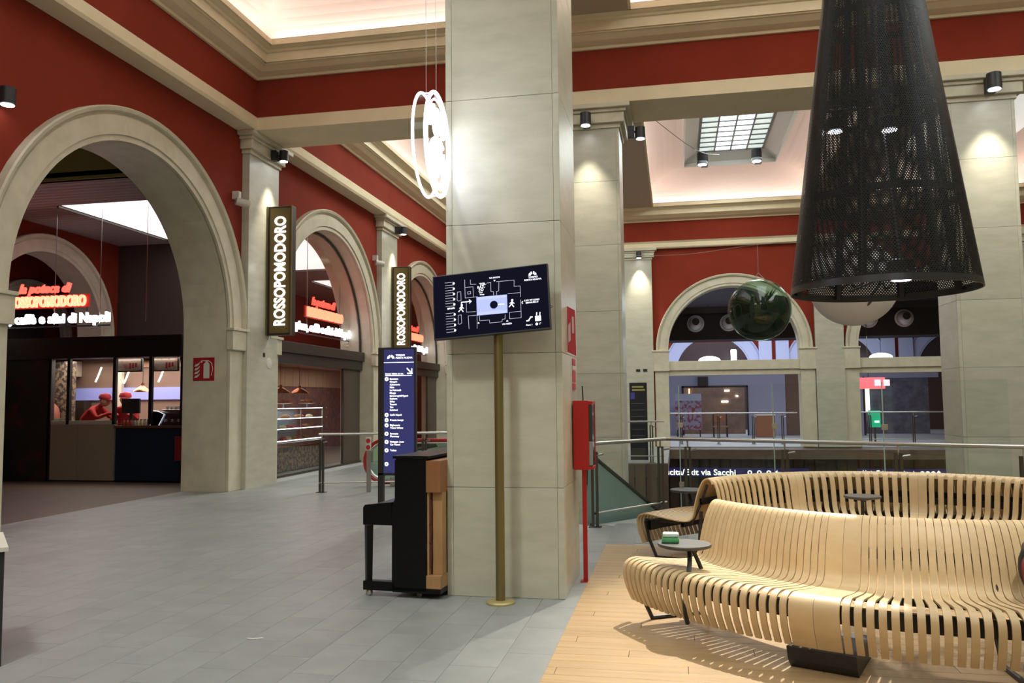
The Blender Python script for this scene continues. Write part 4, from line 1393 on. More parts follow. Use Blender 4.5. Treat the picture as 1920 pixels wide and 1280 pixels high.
# ------------------------------------------------------------------ hall beyond the back arches
FARW = mat('pale_blue_wall', (.42, .45, .62), .7)
DARKC = mat('dark_ceiling', (.025, .02, .018), .7)
wf = struct(MB().box(-9, 17, 45, 45.3, 0, 7).build('wall_far', RED))
struct(MB().box(-9, 17, YB + .6, 48, 6.4, 6.6).build('ceiling_far', DARKC))
bk = struct(MB().box(-4, 16, 33, 34.5, 3.92, 5.15).build('ceiling_bulkhead', DARKC))
MB().box(-4, 16, 32.95, 33, 4.95, 5.2).build('ledge', mat('dark_ledge', (.05, .042, .038), .6), bk)
for x in (.85, 2.10, 7.2, 8.45):
    t = thing('air_nozzle', {.85: 'left silver ball air nozzle on the dark bulkhead', 2.10: 'silver ball air nozzle half hidden behind the glass ball', 7.2: 'silver ball air nozzle in the right back arch, left one', 8.45: 'silver ball air nozzle in the right back arch by the pillar'}[x], 'nozzle', (x, 33, 4.55), 'silver air nozzles')
    c = (x, 32.86, 4.55)
    MB().sphere(c, .27, 24, 14).build('ball', mat('silver', (.62, .62, .62), .25, metal=.2), t, True)
    MB().lathe([(.33, 0), (.33, .05), (.27, .06)], (0, 0, 0), 28, False).xf(frame((x, 32.99, 4.55), (1, 0, 0), (0, 0, 1))).build('collar', MATS['silver'], t, True)
    MB().lathe([(.13, 0), (.14, .03)], (0, 0, 0), 20).xf(frame((x, 32.615, 4.60), (1, 0, 0), (0, 0, 1))).build('mouth', BLK, t)
for c in (2.0, 8.2, 14):
    surround('y', 45, -1, c, 1.9, 2.6, 3.0, wf, FARW, zimp=(2.3, 2.7))
    MB().box(c - 1.9, c + 1.9, 44.98, 45.0, 0, 4.6).build('dark_glazing', mat('dark_glazing', (.05, .03, .03), .3), wf)
for c in (-1.1, 5.1, 11.1):
    MB().box(c - .75, c - .1, 44.8, 45, 0, 6.3).build('pier', FARW, wf)
    MB().box(c + .1, c + .75, 44.8, 45, 0, 6.3).build('pier', FARW, wf)
# pale shop front at eye level behind the left back arch
sf = thing('far_shop', 'pale blue shop front with dark window seen through the left back arch', 'shop front', (2.1, 38, 0))
MB().box(-.4, .35, 38, 38.3, 0, 3.2).build('pier', FARW, sf)
MB().box(.35, 3.15, 38, 38.3, 2.15, 3.2).build('lintel', FARW, sf)
MB().box(3.15, 4.75, 38, 38.3, 0, 3.2).build('pier', FARW, sf)
MB().box(4.75, 5.65, 38.1, 38.3, 0, 3.2).build('brown_bay', mat('brown_bay', (.20, .13, .09), .6), sf)
MB().box(.35, 3.15, 39.6, 39.7, 0, 2.2).build('interior', mat('shop_wood', (.22, .13, .08), .6, col2=(.14, .085, .055), nscale=2), sf)
MB().box(.30, .38, 37.95, 38.0, 0, 2.2).build('window_frame', BLK, sf); MB().box(3.1, 3.17, 37.95, 38.0, 0, 2.2).build('window_frame', BLK, sf); MB().box(.3, 3.17, 37.95, 38.0, 2.12, 2.2).build('window_frame', BLK, sf)
MB().box(.62, .68, 39.5, 39.58, .7, 2.1).build('light_strip', mat('warm_strip', (1, .7, .4), .4, emit=(1, .62, .3), es=2.5), sf)
for x, z, w_ in ((2.25, 1.95, .22), (2.1, 1.45, .3), (2.75, 1.7, .1)):
    MB().box(x, x + w_, 39.5, 39.58, z, z + .08).build('lamp', mat('far_lamp', (1, .9, .7), .4, emit=(1, .93, .8), es=4), sf)
MB().box(1.0, 1.45, 37.6, 37.9, 2.2, 2.6).build('hanging_box', BLK, sf)
ps = thing('poster_stand', 'poster of red and white figures on a stand beyond the left back arch', 'poster', (.55, 36.5, 0))
MB().box(0, 1.1, 36.5, 36.55, .30, 1.85).build('poster', mat('poster_print', (.30, .28, .42), .5, col2=(.25, .05, .06), nscale=6, ramp=(.48, .56)), ps)
MB().box(0, 1.1, 36.49, 36.5, 1.55, 1.85).build('poster_header', FARW, ps)
for x in (.05, 1.0):
    MB().box(x, x + .05, 36.55, 36.6, 0, 1.85).build('leg', BLK, ps)
WOODF = mat('far_wood', (.30, .12, .06), .5)
for x, lab in ((1.55, 'red-brown wooden chair in the far hall beside the poster stand'), (3.3, 'brown wooden display box in the far hall before the blue pier')):
    t = thing('wooden_chair' if x < 2 else 'display_box', lab, 'chair' if x < 2 else 'box', (x, 36, 0))
    if x < 2:
        MB().box(x, x + .6, 36, 36.5, .42, .47).build('seat', WOODF, t)
        MB().box(x, x + .6, 36.46, 36.5, .65, 1.0).build('backrest', WOODF, t)
        for a in (0, .55):
            for b in (0, .45):
                MB().box(x + a, x + a + .05, 36 + b, 36.05 + b, 0, .42 if b == 0 else 1.0).build('leg', BLK, t)
    else:
        MB().box(x, x + .75, 36, 36.5, 0, .9).build('body', WOODF, t); MB().box(x - .03, x + .78, 35.97, 36.53, .9, .95).build('lid', OFFW, t)
railing('steel railing of the far hall seen through the left back arch', [(-.2, 30.6), (4.2, 30.6)], 1.10, .022, [(.2, 30.6), (1.5, 30.6), (2.7, 30.6), (3.7, 30.6)], True, None)
railing('steel railing of the far hall seen through the right back arch', [(6.0, 30.6), (10.4, 30.6)], 1.10, .022, [(6.6, 30.6), (8.0, 30.6), (9.2, 30.6)], True, None)
MB().box(6.0, 10.4, 38, 38.3, 0, 3.2)
sf2 = thing('far_shop', 'blue-grey shop front with red sign seen through the right back arch', 'shop front', (8.2, 38, 0))
MB().box(5.7, 8.0, 38, 38.3, 0, 3.2).build('pier', FARW, sf2)
MB().box(8.0, 11.0, 38, 38.3, 2.45, 3.2).build('lintel', FARW, sf2)
MB().box(8.0, 11.0, 39.5, 39.6, 0, 2.5).build('interior', mat('shop_grey', (.16, .17, .21), .6, col2=(.08, .08, .11), nscale=3), sf2)
MB().box(8.15, 8.5, 39.3, 39.4, 1.0, 2.2).build('lit_panel', mat('green_white_panel', (.7, .8, .6), .4, emit=(.85, 1, .8), es=1.6), sf2)
MB().box(7.95, 8.03, 37.95, 38, 0, 2.5).build('window_frame', BLK, sf2)
rs = thing('red_neon_sign', 'glowing red rectangular sign in the right back arch', 'sign', (6.6, 31.5, 1.9))
MB().box(6.30, 7.35, 31.5, 31.56, 1.92, 2.32).build('panel', mat('red_glow', (.8, .1, .1), .4, emit=(1, .10, .12), es=1.8), rs)
MB().box(6.1, 6.3, 31.5, 31.56, 1.92, 2.32).build('orange_edge', mat('orange_glow', (.9, .2, .1), .4, emit=(1, .22, .12), es=1.5), rs)
for x in (7.1, 7.4):
    MB().box(x - .1, x + .1, 31.47, 31.5, 2.02, 2.24).build('symbol', mat('glow_mark', (.9, .5, .6), .4, emit=(1, .5, .6), es=1.6), rs)
MB().tube([(6.8, 31.53, 2.3), (6.8, 31.53, 6.4)], .012, 6).build('hanger', DSTEEL, rs)
gsn = thing('green_exit_lamp', 'green glowing emergency sign in the right back arch', 'sign', (7.0, 31.5, .3))
MB().box(6.75, 7.15, 31.5, 31.55, .55, 1.15).build('panel', mat('green_glow', (.02, .3, .15), .4, emit=(.02, .45, .22), es=.7), gsn)
MB().box(6.95, 7.1, 31.49, 31.5, .72, .78).build('symbol', mat('green_bright', (.4, 1, .7), .4, emit=(.4, 1, .75), es=4), gsn)
MB().box(6.92, 6.98, 31.5, 31.55, 0, .55).build('post', DSTEEL, gsn)
# bright hanging lamps in the far hall
for x, z, w_, lab in ((1.75, 3.55, .55, 'bright white domed lamp low in the left back arch'), (2.95, 3.75, .14, 'tall white light slit in the left back arch'), (8.0, 3.7, .16, 'tall white light slit in the right back arch'), (9.9, 3.55, .55, 'bright white domed lamp low in the right back arch')):
    t = thing('far_lamp', lab, 'lamp', (x, 43, z - .3), 'bright lamps in the far hall')
    if w_ > .3:
        MB().sphere((x, 43, z), w_, 20, 10, (1, .5, .42)).build('dome', mat('far_white', (1, 1, 1), .4, emit=(.95, .97, 1), es=3), t, True)
    else:
        MB().bbox(x - w_, x + w_, 43, 43.1, z - .45, z + .35, .06).build('slit', MATS['far_white'], t)
    MB().tube([(x, 43.05, z + .2), (x, 43.05, 6.395)], .015, 6).build('stem', DSTEEL, t)
area('far_hall_lamp', (3, 40, 6.2), (10, 6), 1100, (.80, .86, 1.))
area('far_hall_lamp', (4, 31.5, 3.8), (10, 1.5), 260, (.85, .9, 1.))
for k, (x, y, z) in enumerate(((1.55, 31.4, 5.9), (1.45, 32.2, 5.9))):
    t = thing('ceiling_downlight', ('nearer' if k else 'farther') + ' small round ceiling downlight inside the left back arch', 'downlight', (x, y, 6.3))
    MB().lathe([(.10, 0), (.12, .05)], (x, y, 6.34), 16).build('lens', SPOTW, t); MB().lathe([(.15, 0), (.15, .03)], (x, y, 6.37), 16).build('ring', DSTEEL, t)

# ------------------------------------------------------------------ vertical lit shop signs


def blade_sign(label, y, z0, z1):
    t = thing('shop_sign', label, 'sign', (-7.9, y, z0), 'vertical lit shop signs')
    xa, xb = -7.94, -7.40
    OLV = mat('bronze_sheet', (.17, .12, .04), .45, metal=.3)
    MB().bbox(xa, xb, y, y + .16, z0, z1, .008).build('box', mat('sign_dark', (.02, .017, .012), .4), t)
    MB().box(xa + .07, xb - .05, y - .012, y, z0 + .04, z1 - .04).build('face', OLV, t)
    MB().box(xa, xa + .02, y - .03, y, z0, z1).build('edge_strip', OLV, t)
    MB().box(xb - .03, xb, y - .03, y, z0, z1).build('edge_strip', OLV, t)
    L = (z1 - z0) * .845
    textmesh('lettering', 'ROSSOPOMODORO', .35, SIGNW, frame((xa + .285, y - .02, (z0 + z1) / 2 - .01), (0, 0, 1), (-1, 0, 0)), t, bold=.008, ext=.008, fit=(L, .245))
    MB().box(-7.96, -7.93, y + .04, y + .12, z1 - .3, z1 - .2).build('wall_bracket', BLK, t)
    MB().box(-7.96, -7.93, y + .04, y + .12, z0 + .2, z0 + .3).build('wall_bracket', BLK, t)


blade_sign('nearer vertical lit shop sign on the pilaster by the great arch', 15.12, 2.95, 5.54)
blade_sign('farther vertical lit shop sign on the second pilaster', 22.55, 3.06, 5.50)

# cameras, plates
CAMW = mat('camera_white', (.55, .52, .46), .4)
for y, z, lab in ((14.08, 5.40, 'white security camera on the red wall beside the great arch'), (21.45, 5.45, 'white security camera on the red wall before the second pilaster')):
    t = thing('security_camera', lab, 'camera', (-8.1, y, z), 'white security cameras')
    MB().bbox(-8.1, -7.96, y - .05, y + .05, z + .05, z + .2, .01).build('mount', CAMW, t)
    MB().tube([(-8.0, y - .08, z), (-7.82, y + .10, z - .04)], .075, 16).build('body', CAMW, t, True)
    MB().tube([(-7.822, y + .098, z - .039), (-7.815, y + .105, z - .041)], .055, 16).build('lens', BLK, t)
t = spotlight('black and white spotlight at the far left picture edge', (-8.05, 8.55, 5.45), (1, -.2, 0), 0, None, .1, 1.2)
t = thing('wall_speaker', 'round pale grille with black plate on the pilaster', 'speaker', (-7.95, 15.24, 2.38))
MB().lathe([(.11, 0), (.10, .012), (.02, .02)], (0, 0, 0), 24).xf(frame((-7.95, 15.26, 2.40), (0, 1, 0), (0, 0, 1))).build('grille', OFFW, t, True)
MB().box(-7.95, -7.94, 15.02, 15.09, 2.52, 2.60).build('plate', BLK, t)
for x in (-1.30, -1.06):
    tag(MB().box(x, x + .14, YB - .16, YB - .14, 2.58, 2.66).build('wall_vent', BLK), ('left' if x < -1.2 else 'right') + ' small black vent on the back wall pilaster', 'vent')

# ------------------------------------------------------------------ rooms behind the left arches
DBR = mat('dark_brown_wall', (.055, .035, .028), .7)
OLIVE = mat('olive_plaster', (.42, .37, .15), .8)
ww = arch_wall('wall_west', 'x', -14.36, -15.0, 4, 34, 6.6, [(16.75, 1.83, 3.36), (23.5, 1.83, 3.36)], RED)
for c in (16.75, 23.5):
    reveal('x', -14.36, -15.0, c, 1.83, 3.36, ww, STONE_R)
    surround('x', -14.36, 1, c, 1.83, 2.24, 3.36, ww, STONE_R)
w2 = arch_wall('wall_west_rear', 'x', -16.5, -17.0, 4, 34, 6.6, [(18.6, 1.2, 3.4)], RED)
surround('x', -16.5, 1, 18.6, 1.2, 1.5, 3.4, w2, STONE_R)
struct(MB().box(-17.2, -17.05, 4, 34, 0, 6.6).build('wall_dark_rear', DBR))
struct(MB().box(-14.36, -11.4, 19.25, 19.6, 0, 5.8).build('wall_brown_pier', DBR))
struct(MB().box(-17, -9, 34, 34.2, 0, 6.6).build('wall_north', DBR))
struct(MB().box(-17, -9.0, 13.30, 13.42, 5.8, 7.4).build('wall_olive', OLIVE))
struct(MB().box(-17, -9.0, 4, 13.3, 7.2, 7.4).build('ceiling_vault', OLIVE))
struct(MB().box(-17, -9, 3.8, 4, 0, 7.4).build('wall_south', OLIVE))
SLATC = mat('slatted_ceiling', (.34, .295, .28), .7)
sc_ = struct(MB().box(-17, -9.0, 13.3, 34, 5.86, 5.95).build('ceiling_shop', mat('ceiling_void', (.05, .04, .036), .8)))
y = 13.32
holes = [(-12.64, -9.0, 15.0, 18.8), (-12.4, -9.0, 19.6, 24.2), (-12.2, -9.6, 26.4, 29.5)]
while y < 33.9:
    xa = -16.4
    segs = [(-14.36, -9.0)]
    for h in holes:
        if h[2] - .1 < y < h[3]:
            segs = [(-14.36, h[0])] + ([(h[1], -9.0)] if h[1] < -9.01 else [])
    for a, b in segs:
        MB().box(a, b, y, y + .165, 5.8, 5.86).build('ceiling_slat', SLATC, sc_)
    y += .19
SKYP = mat('shop_skylight', (1, 1, 1), .5, emit=(1., .93, .93), es=1.6)
for k, h in enumerate(holes):
    t = thing('ceiling_light', ['nearest white light panel in the slatted ceiling behind the great arch', 'large white ceiling light panel seen in the second arch window', 'small farther white ceiling light panel in the second arch window'][k], 'light panel', ((h[0] + h[1]) / 2, (h[2] + h[3]) / 2, 5.8))
    MB().box(h[0], h[1], h[2], h[3], 5.82, 5.85).build('diffuser', SKYP, t)
    MB().box(h[0] - .04, h[0], h[2], h[3], 5.76, 5.86).build('trim', DSTEEL, t)
    MB().box(h[0], h[1], h[3], h[3] + .04, 5.76, 5.86).build('trim', DSTEEL, t)

# neon lettering


def neon_sign(label, M, w_block, w_white, w_script, parent_loc, wires):
    t = thing('neon_lettering', label, 'sign', parent_loc, 'red and white neon shop signs')
    textmesh('red_script', 'la poteca di', .3, NEONR, M @ Matrix.Translation((-.08, .26, 0)), t, bold=.010, ext=.02, shear=.35, fit=(w_script, .27))
    textmesh('block_letters', 'ROSSOPOMODORO', .3, NEONO, M @ Matrix.Translation((0, 0, .02)), t, bold=.010, ext=.03, fit=(w_block, .245))
    MB().box(-w_block / 2 - .05, w_block / 2 + .05, -.14, .14, -.06, -.02).xf(M).build('backing', mat('neon_backing', (.25, .01, .01), .4, emit=(.7, .02, .01), es=.35), t)
    ws = ['pizza,', 'caffè', 'e', 'sfizi', 'di', 'Napoli']
    os_ = [textmesh('neon_word', q, .3, NEONW, Matrix.Identity(4), t, 'LEFT', .010, ext=.02) for q in ws]
    wd = [max(v.co.x for v in o_.data.vertices) - min(v.co.x for v in o_.data.vertices) for o_ in os_]
    gap = .10
    kx = w_white / (sum(wd) + gap * (len(ws) - 1)); x = -w_white / 2
    for o_, q in zip(os_, wd):
        x0_ = min(v.co.x for v in o_.data.vertices)
        o_.data.transform(M @ Matrix.Translation((x + .02, -.38, 0)) @ Matrix.Diagonal((kx, .95, 1, 1)) @ Matrix.Translation((-x0_, 0, 0)))
        x += (q + gap) * kx
    MB().box(-w_white / 2, w_white / 2, -.56, -.53, -.05, -.02).xf(M).build('carrier_rail', BLK, t)
    for x in wires:
        MB().tube([M @ Vector((x, -.5, -.03)), M @ Vector((x, 1.98, -.03))], .009, 5).build('hanger', STEEL, t)
    for x in (-w_block / 2, w_block / 2):
        MB().tube([M @ Vector((x, -.54, -.03)), M @ Vector((x, .14, -.03))], .010, 5).build('upright', BLK, t)
    return t


neon_sign('red and white neon lettering above the kiosk behind the great arch', frame((-13.22, 15.45, 3.84), (1, 0, 0), (0, 0, 1)), 1.88, 3.0, 1.30, (-13.2, 15.45, 3.3), (.15, 1.25, 2.35))
neon_sign('red and white neon lettering in the second arch window', frame((-8.72, 19.70, 3.83), (0, 1, 0), (0, 0, 1)), 2.13, 3.35, 1.42, (-8.7, 19.7, 3.3), (-1, 1))
neon_sign('red and white neon lettering in the farthest arch window', frame((-8.72, 26.9, 3.83), (0, 1, 0), (0, 0, 1)), 2.13, 3.35, 1.42, (-8.7, 26.9, 3.3), (-1, 1))

# glazing of the second and third arch


def arch_window(n, c, r, zs):
    t = struct(bpy.data.objects.new('window_%d' % n, None)); COL.objects.link(t)
    xg = -8.42
    MB().bbox(xg - .10, xg + .12, c - r, c + r, 2.72, 2.96, .01).build('fascia', BRONZE, t)
    MB().bbox(xg - .06, xg + .06, c - r, c + r, 2.48, 2.72, .01).build('fascia_lower', mat('deep_bronze', (.03, .027, .022), .4), t)
    N = 24
    pts = [(c - (r - .03) * math.cos(PI * i / N), zs + (r - .03) * math.sin(PI * i / N)) for i in range(N + 1)]
    MB().prism(pts, 'x', xg - .008, xg + .008).build('lunette_pane', SHOPG, t)
    mb = MB().tube([(xg, a, b) for a, b in pts], .035, 6); mb.build('lunette_frame', BRONZE, t)
    ys = [c - r, c - r + .95, c - r + 2.1, c - r + 3.3, c - r + 4.3, c + r]
    for a, b in zip(ys, ys[1:-1]):
        MB().box(xg - .006, xg + .006, a + .006, b - .006, .06, 2.48).build('glass_pane', SHOPG, t)
    MB().box(xg - .04, xg + .02, ys[-2], ys[-2] + .05, 0, 2.48).build('door_jamb', BRONZE, t)
    MB().box(xg - .05, xg - .02, ys[-2] + .05, ys[-1], 0, 2.48).build('door_leaf', mat('brown_door', (.075, .055, .042), .35), t)
    MB().box(xg - .02, xg + .02, c - r, c + r, 0, .05).build('sill', DSTEEL, t)
    return t


arch_window(1, 18.6, 2.77, 2.96)
arch_window(2, 26.0, 2.77, 2.96)

# ------------------------------------------------------------------ pastry shop behind the second arch
TILEP = mat('floral_tile', (.34, .26, .16), .5, col2=(.08, .06, .07), nscale=11, ramp=(.46, .54))
TILEP2 = mat('floral_wall', (.26, .14, .10), .6, col2=(.12, .10, .14), nscale=7, ramp=(.44, .56))
pcx = thing('pastry_counter', 'pastry display counter with floral tiled front inside the shop window', 'counter', (-9.0, 18.4, 0))
MB().box(-9.9, -9.02, 16.2, 20.25, 0, .58).build('base', DSTEEL, pcx)
for k in range(13):
    for j in range(2):
        MB().bbox(-9.02, -9.0, 16.22 + k * .31, 16.22 + k * .31 + .30, .02 + j * .28, .02 + j * .28 + .27, .003).build('tile', TILEP, pcx)
MB().box(-9.95, -8.94, 16.2, 20.3, .58, .68).build('worktop', STEEL, pcx)
LED = mat('case_led', (1, 1, 1), .4, emit=(.9, .95, 1), es=5)
for z in (.70, .98, 1.22, 1.46):
    MB().box(-9.7, -9.0, 16.25, 20.2, z, z + .012).build('shelf', glassmat('shelf_glass', (.8, .9, .9), .12), pcx)
    MB().box(-9.02, -9.0, 16.25, 20.2, z + .012, z + .03).build('shelf_light', LED, pcx)
for y in (16.25, 17.6, 18.95, 20.2):
    MB().box(-9.02, -8.99, y - .015, y + .015, .68, 1.48).build('case_post', STEEL, pcx)
MB().box(-9.006, -9.0, 16.25, 20.2, .70, 1.46).build('case_front', GLASS, pcx)
MB().box(-9.75, -9.7, 16.25, 20.2, .7, 1.46).build('case_back', mat('case_back', (.35, .37, .40), .4), pcx)
area('case_lamp', (-9.35, 18.2, 1.44), (.4, 3.8), 16, (.92, .95, 1))
PAST = [mat('pastry_brown', (.34, .15, .05), .6), mat('pastry_cream', (.62, .50, .30), .6), mat('pastry_red', (.42, .05, .04), .5)]
n_p = 0
for z in (.712, .992, 1.232):
    for k in range(9):
        y = 17.0 + k * .36 + random.uniform(-.05, .05)
        x = -9.2 - random.uniform(0, .15)
        p = thing('pastry', 'small round cake inside the lit pastry display case', 'pastry', (x, y, z), 'cakes in the display case')
        mt = random.choice(PAST)
        MB().lathe([(.02, 0), (.085, .01), (.095, .05), (.06, .085), (.005, .095)], (x, y, z), 12).build('cake', mt, p, True)
        MB().lathe([(.11, -.002), (.115, .006)], (x, y, z), 14).build('plate', WHITE, p)
for k, y in enumerate((17.45, 18.05, 18.6, 19.9)):
    p = thing('cake_stand', ['pastry stand with orange pastries on the display case, leftmost', 'pastry stand with orange pastries on the display case, second from left', 'pastry stand with pale rolls on the display case, third from left', 'pastry stand with dark cakes at the right end of the case'][k], 'cake stand', (-9.3, y, 1.472), 'cake stands')
    MB().lathe([(.10, 0), (.015, .02), (.015, .11), (.22, .125), (.22, .135)], (-9.3, y, 1.473), 20).build('stand', WHITE, p, True)
    for q in range(7):
        a = q * .9
        MB().sphere((-9.3 + .12 * math.cos(a) * (q > 0), y + .12 * math.sin(a) * (q > 0), 1.65 + (.03 if q == 0 else 0)), .055, 10, 6, (1, 1, .7)).build('pastry', mat('pastry_orange', (.50, .17, .06), .5), p, True)
COPPER = mat('copper', (.55, .22, .12), .25, metal=.9)


def pendant(label, x, y, z, r=.23):
    t = thing('pendant_lamp', label, 'lamp', (x, y, z), 'copper pendant lamps')
    MB().lathe([(r, 0), (r * .95, .03), (r * .5, .10), (.04, .14), (.03, .2)], (x, y, z), 24, False).build('shade', COPPER, t, True)
    MB().lathe([(r * .9, .01), (r * .88, .02)], (x, y, z), 24).build('diffuser', mat('pendant_glow', (1, .9, .8), .4, emit=(1, .88, .75), es=4), t)
    MB().tube([(x, y, z + .2), (x, y, z + .95)], .006, 6).build('cord', BLK, t)


pendant('copper pendant lamp in the pastry shop window, leftmost', -9.6, 17.75, 1.86)
pendant('copper pendant lamp in the pastry shop window, middle', -9.6, 19.05, 1.86)
pendant('copper pendant lamp in the pastry shop window, rightmost', -9.6, 20.1, 1.86)
bw = struct(MB().box(-12.3, -12.2, 19.7, 33, 0, 2.75).build('wall_pastry_shop', TILEP2))
for k in range(22):
    MB().box(-12.2, -12.17, 19.8 + k * .58, 19.8 + k * .58 + .56, 2.15, 2.75).build('wall_board', mat('pale_board', (.50, .38, .28), .6), bw)
struct(MB().box(-12.3, -8.6, 18.8, 33, 2.76, 2.82).box(-9.9, -8.6, 15.95, 18.8, 2.76, 2.82).build('ceiling_pastry_shop', mat('pastry_ceiling', (.45, .34, .27), .7)))
area('pastry_shop_lamp', (-10.6, 23.6, 2.72), (1.6, 8), 110, (1, .80, .66))

# ------------------------------------------------------------------ kiosk behind the great arch
KY = 15.5
ki = thing('kiosk', 'dark framed pizza kiosk with serving window behind the great arch', 'kiosk', (-12.2, KY, 0))
KBL = mat('kiosk_black', (.012, .011, .009), .5)
MB().box(-14.35, -9.98, KY - .1, KY + .25, 2.60, 3.05).build('header', KBL, ki)
MB().box(-14.35, -13.15, KY, KY + .15, 0, 2.60).build('graphic_wall', mat('dim_graphic', (.018, .016, .015), .5, col2=(.12, .012, .012), nscale=1.6, ramp=(.52, .70)), ki)
for x in (-13.15, -12.70, -11.60, -10.75, -10.02):
    MB().box(x - .035, x + .035, KY, KY + .07, 0 if x in (-13.15, -10.02) else 1.2, 2.60).build('mullion', KBL, ki)
MB().box(-13.1, -11.57, KY, KY + .06, 1.2, 1.28).build('ledge', OFFW, ki)
for a, b in ((-13.1, -12.45), (-12.44, -11.57)):
    MB().box(a, b, KY, KY + .05, .03, 1.2).build('cream_panel', mat('cream_panel', (.36, .30, .23), .6), ki)
MB().box(-13.15, -9.98, KY + .02, KY + .05, 0, .03).build('plinth', KBL, ki)
MB().box(-11.55, -10.02, KY + .02, KY + .6, 0, 1.12).build('blue_counter', mat('navy_counter', (.006, .022, .055), .5), ki)
MB().box(-11.57, -10.0, KY - .02, KY + .65, 1.12, 1.17).build('wood_worktop', mat('counter_wood', (.16, .07, .03), .5), ki)
for a, b in ((-12.665, -11.635),):
    MB().box(a, b, KY + .03, KY + .04, 1.28, 2.52).build('glass_pane', SHOPG, ki)
MB().box(-14.34, -9.98, 17.05, 17.12, 0, 2.66).build('back_wall', mat('kiosk_back', (.26, .17, .13), .6), ki)
MB().box(-13.9, -9.98, 17.0, 17.05, 1.72, 2.0).build('blue_light_band', mat('blue_band', (.3, .32, .7), .4, emit=(.33, .36, .85), es=.5), ki)
MB().box(-12.75, -9.98, 17.0, 17.05, 2.46, 2.62).build('warm_fascia', mat('warm_fascia', (.55, .32, .18), .5), ki)
MB().box(-9.98, -9.92, KY, 17.12, 0, 3.05).build('side_wall', KBL, ki)
MB().box(-14.34, -9.95, KY, 17.12, 2.66, 2.70).build('roof', DBR, ki)
MB().box(-13.82, -13.36, 16.45, 16.55, 1.2, 2.6).build('tiled_pier', TILEP, ki)
MB().box(-12.60, -12.46, 16.9, 17.0, 0, 2.6).build('pale_post', OFFW, ki)
MB().box(-13.78, -13.60, 16.85, 17.03, 2.27, 2.62).build('wall_cupboard', OFFW, ki)
MB().box(-13.98, -13.79, 16.85, 17.03, 2.27, 2.62).build('wall_cupboard', OFFW, ki)
MB().box(-13.95, -13.3, 16.75, 17.0, 1.2, 1.70).build('wall_oven', DSTEEL, ki)
MB().box(-13.86, -13.56, 16.735, 16.75, 1.56, 1.66).build('oven_mouth', mat('oven_glow', (1, .9, .8), .4, emit=(1, .88, .78), es=4), ki)
MB().box(-13.9, -10.1, 16.72, 17.0, 0, 1.2).build('rear_worktop', STEEL, ki)
area('kiosk_lamp', (-11.9, 16.25, 2.60), (3.4, .9), 75, (1, .86, .74))
for x, z in ((-13.17, 2.14), (-12.43, 2.10), (-11.55, 2.12)):
    MB().tube([(x, 16.95, z), (x + .06, 16.95, z + .12), (x + .15, 16.95, z + .34)], .022, 6).build('strip_light', mat('kiosk_strip', (1, 1, 1), .4, emit=(1, .95, .9), es=2), ki)
for k, x in enumerate((-11.80, -10.93)):
    t = thing('menu_board', ['menu board with red lettering in the kiosk window, left', 'menu board with red lettering in the kiosk window, right'][k], 'menu', (x, 15.85, 2.31), 'kiosk menu boards')
    MB().bbox(x, x + .60, 15.85, 15.89, 2.31, 2.60, .006).build('frame', KBL, t)
    MB().box(x + .03, x + .57, 15.842, 15.85, 2.335, 2.58).build('sheet', mat('menu_sheet', (.62, .52, .46), .5, col2=(.45, .22, .12), nscale=5, ramp=(.5, .62)), t)
    for q in range(3):
        MB().box(x + .30 + q * .07, x + .345 + q * .07, 15.838, 15.842, 2.37 + q * .02, 2.50).build('lettering', mat('menu_red', (.5, .04, .06), .5), t)
pendant('copper pendant lamp hanging over the kiosk counter', -11.38, 16.15, 1.88, .22)
# oven dome
ov = thing('pizza_oven', 'copper domed pizza oven at the left of the kiosk window', 'oven', (-13.6, 15.95, 0))
MB().lathe([(.27, 0), (.27, .12), (.23, .27), (.13, .38), (.01, .42)], (-13.60, 15.95, 1.30), 28).build('dome', mat('oven_red', (.28, .085, .045), .5), ov, True)
MB().lathe([(.30, 0), (.30, .08), (.27, .10)], (-13.60, 15.95, 1.22), 28).build('base_ring', mat('dark_green_ring', (.02, .04, .025), .5), ov, True)
MB().box(-13.88, -13.3, 15.7, 16.25, 0, 1.22).build('stand', DSTEEL, ov)
# coffee machine
cm = thing('coffee_machine', 'chrome coffee machine with black side panel on the kiosk counter', 'coffee machine', (-10.5, 15.75, 1.17))
MB().prism([(-10.80, 1.17), (-10.84, 1.42), (-10.80, 1.475), (-10.62, 1.46), (-10.48, 1.40), (-10.60, 1.17)], 'y', 15.60, 15.66).build('side_panel', BLACK, cm)
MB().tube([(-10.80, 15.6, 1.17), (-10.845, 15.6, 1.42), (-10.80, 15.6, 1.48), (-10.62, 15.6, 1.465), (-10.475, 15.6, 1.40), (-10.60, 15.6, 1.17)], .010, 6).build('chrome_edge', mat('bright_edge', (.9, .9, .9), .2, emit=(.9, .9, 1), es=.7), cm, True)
MB().bbox(-10.58, -10.05, 15.62, 15.95, 1.17, 1.42, .02).build('body', mat('chrome_blue', (.20, .24, .42), .15, metal=.9), cm)
MB().bbox(-10.60, -10.03, 15.66, 15.98, 1.42, 1.50, .02).build('cup_tray', STEEL, cm)
for k in range(3):
    MB().lathe([(.03, 0), (.04, .02), (.04, .06)], (-10.45 + k * .15, 15.62, 1.24), 12).build('group_head', STEEL, cm, True)
for k in range(7):
    x, y = -10.5 + (k % 4) * .10, 15.75 + (k // 4) * .10
    c = thing('cup', 'white cup stacked on the kiosk coffee machine', 'cup', (x, y, 1.50), 'cups on the coffee machine')
    MB().lathe([(.02, 0), (.035, .03), (.04, .06), (.036, .06), (.03, .03), (.015, .008)], (x, y, 1.502), 12).build('bowl', WHITE, c, True)
    MB().tube([(x + .04, y, 1.55), (x + .06, y, 1.535), (x + .038, y, 1.52)], .005, 5).build('handle', WHITE, c)
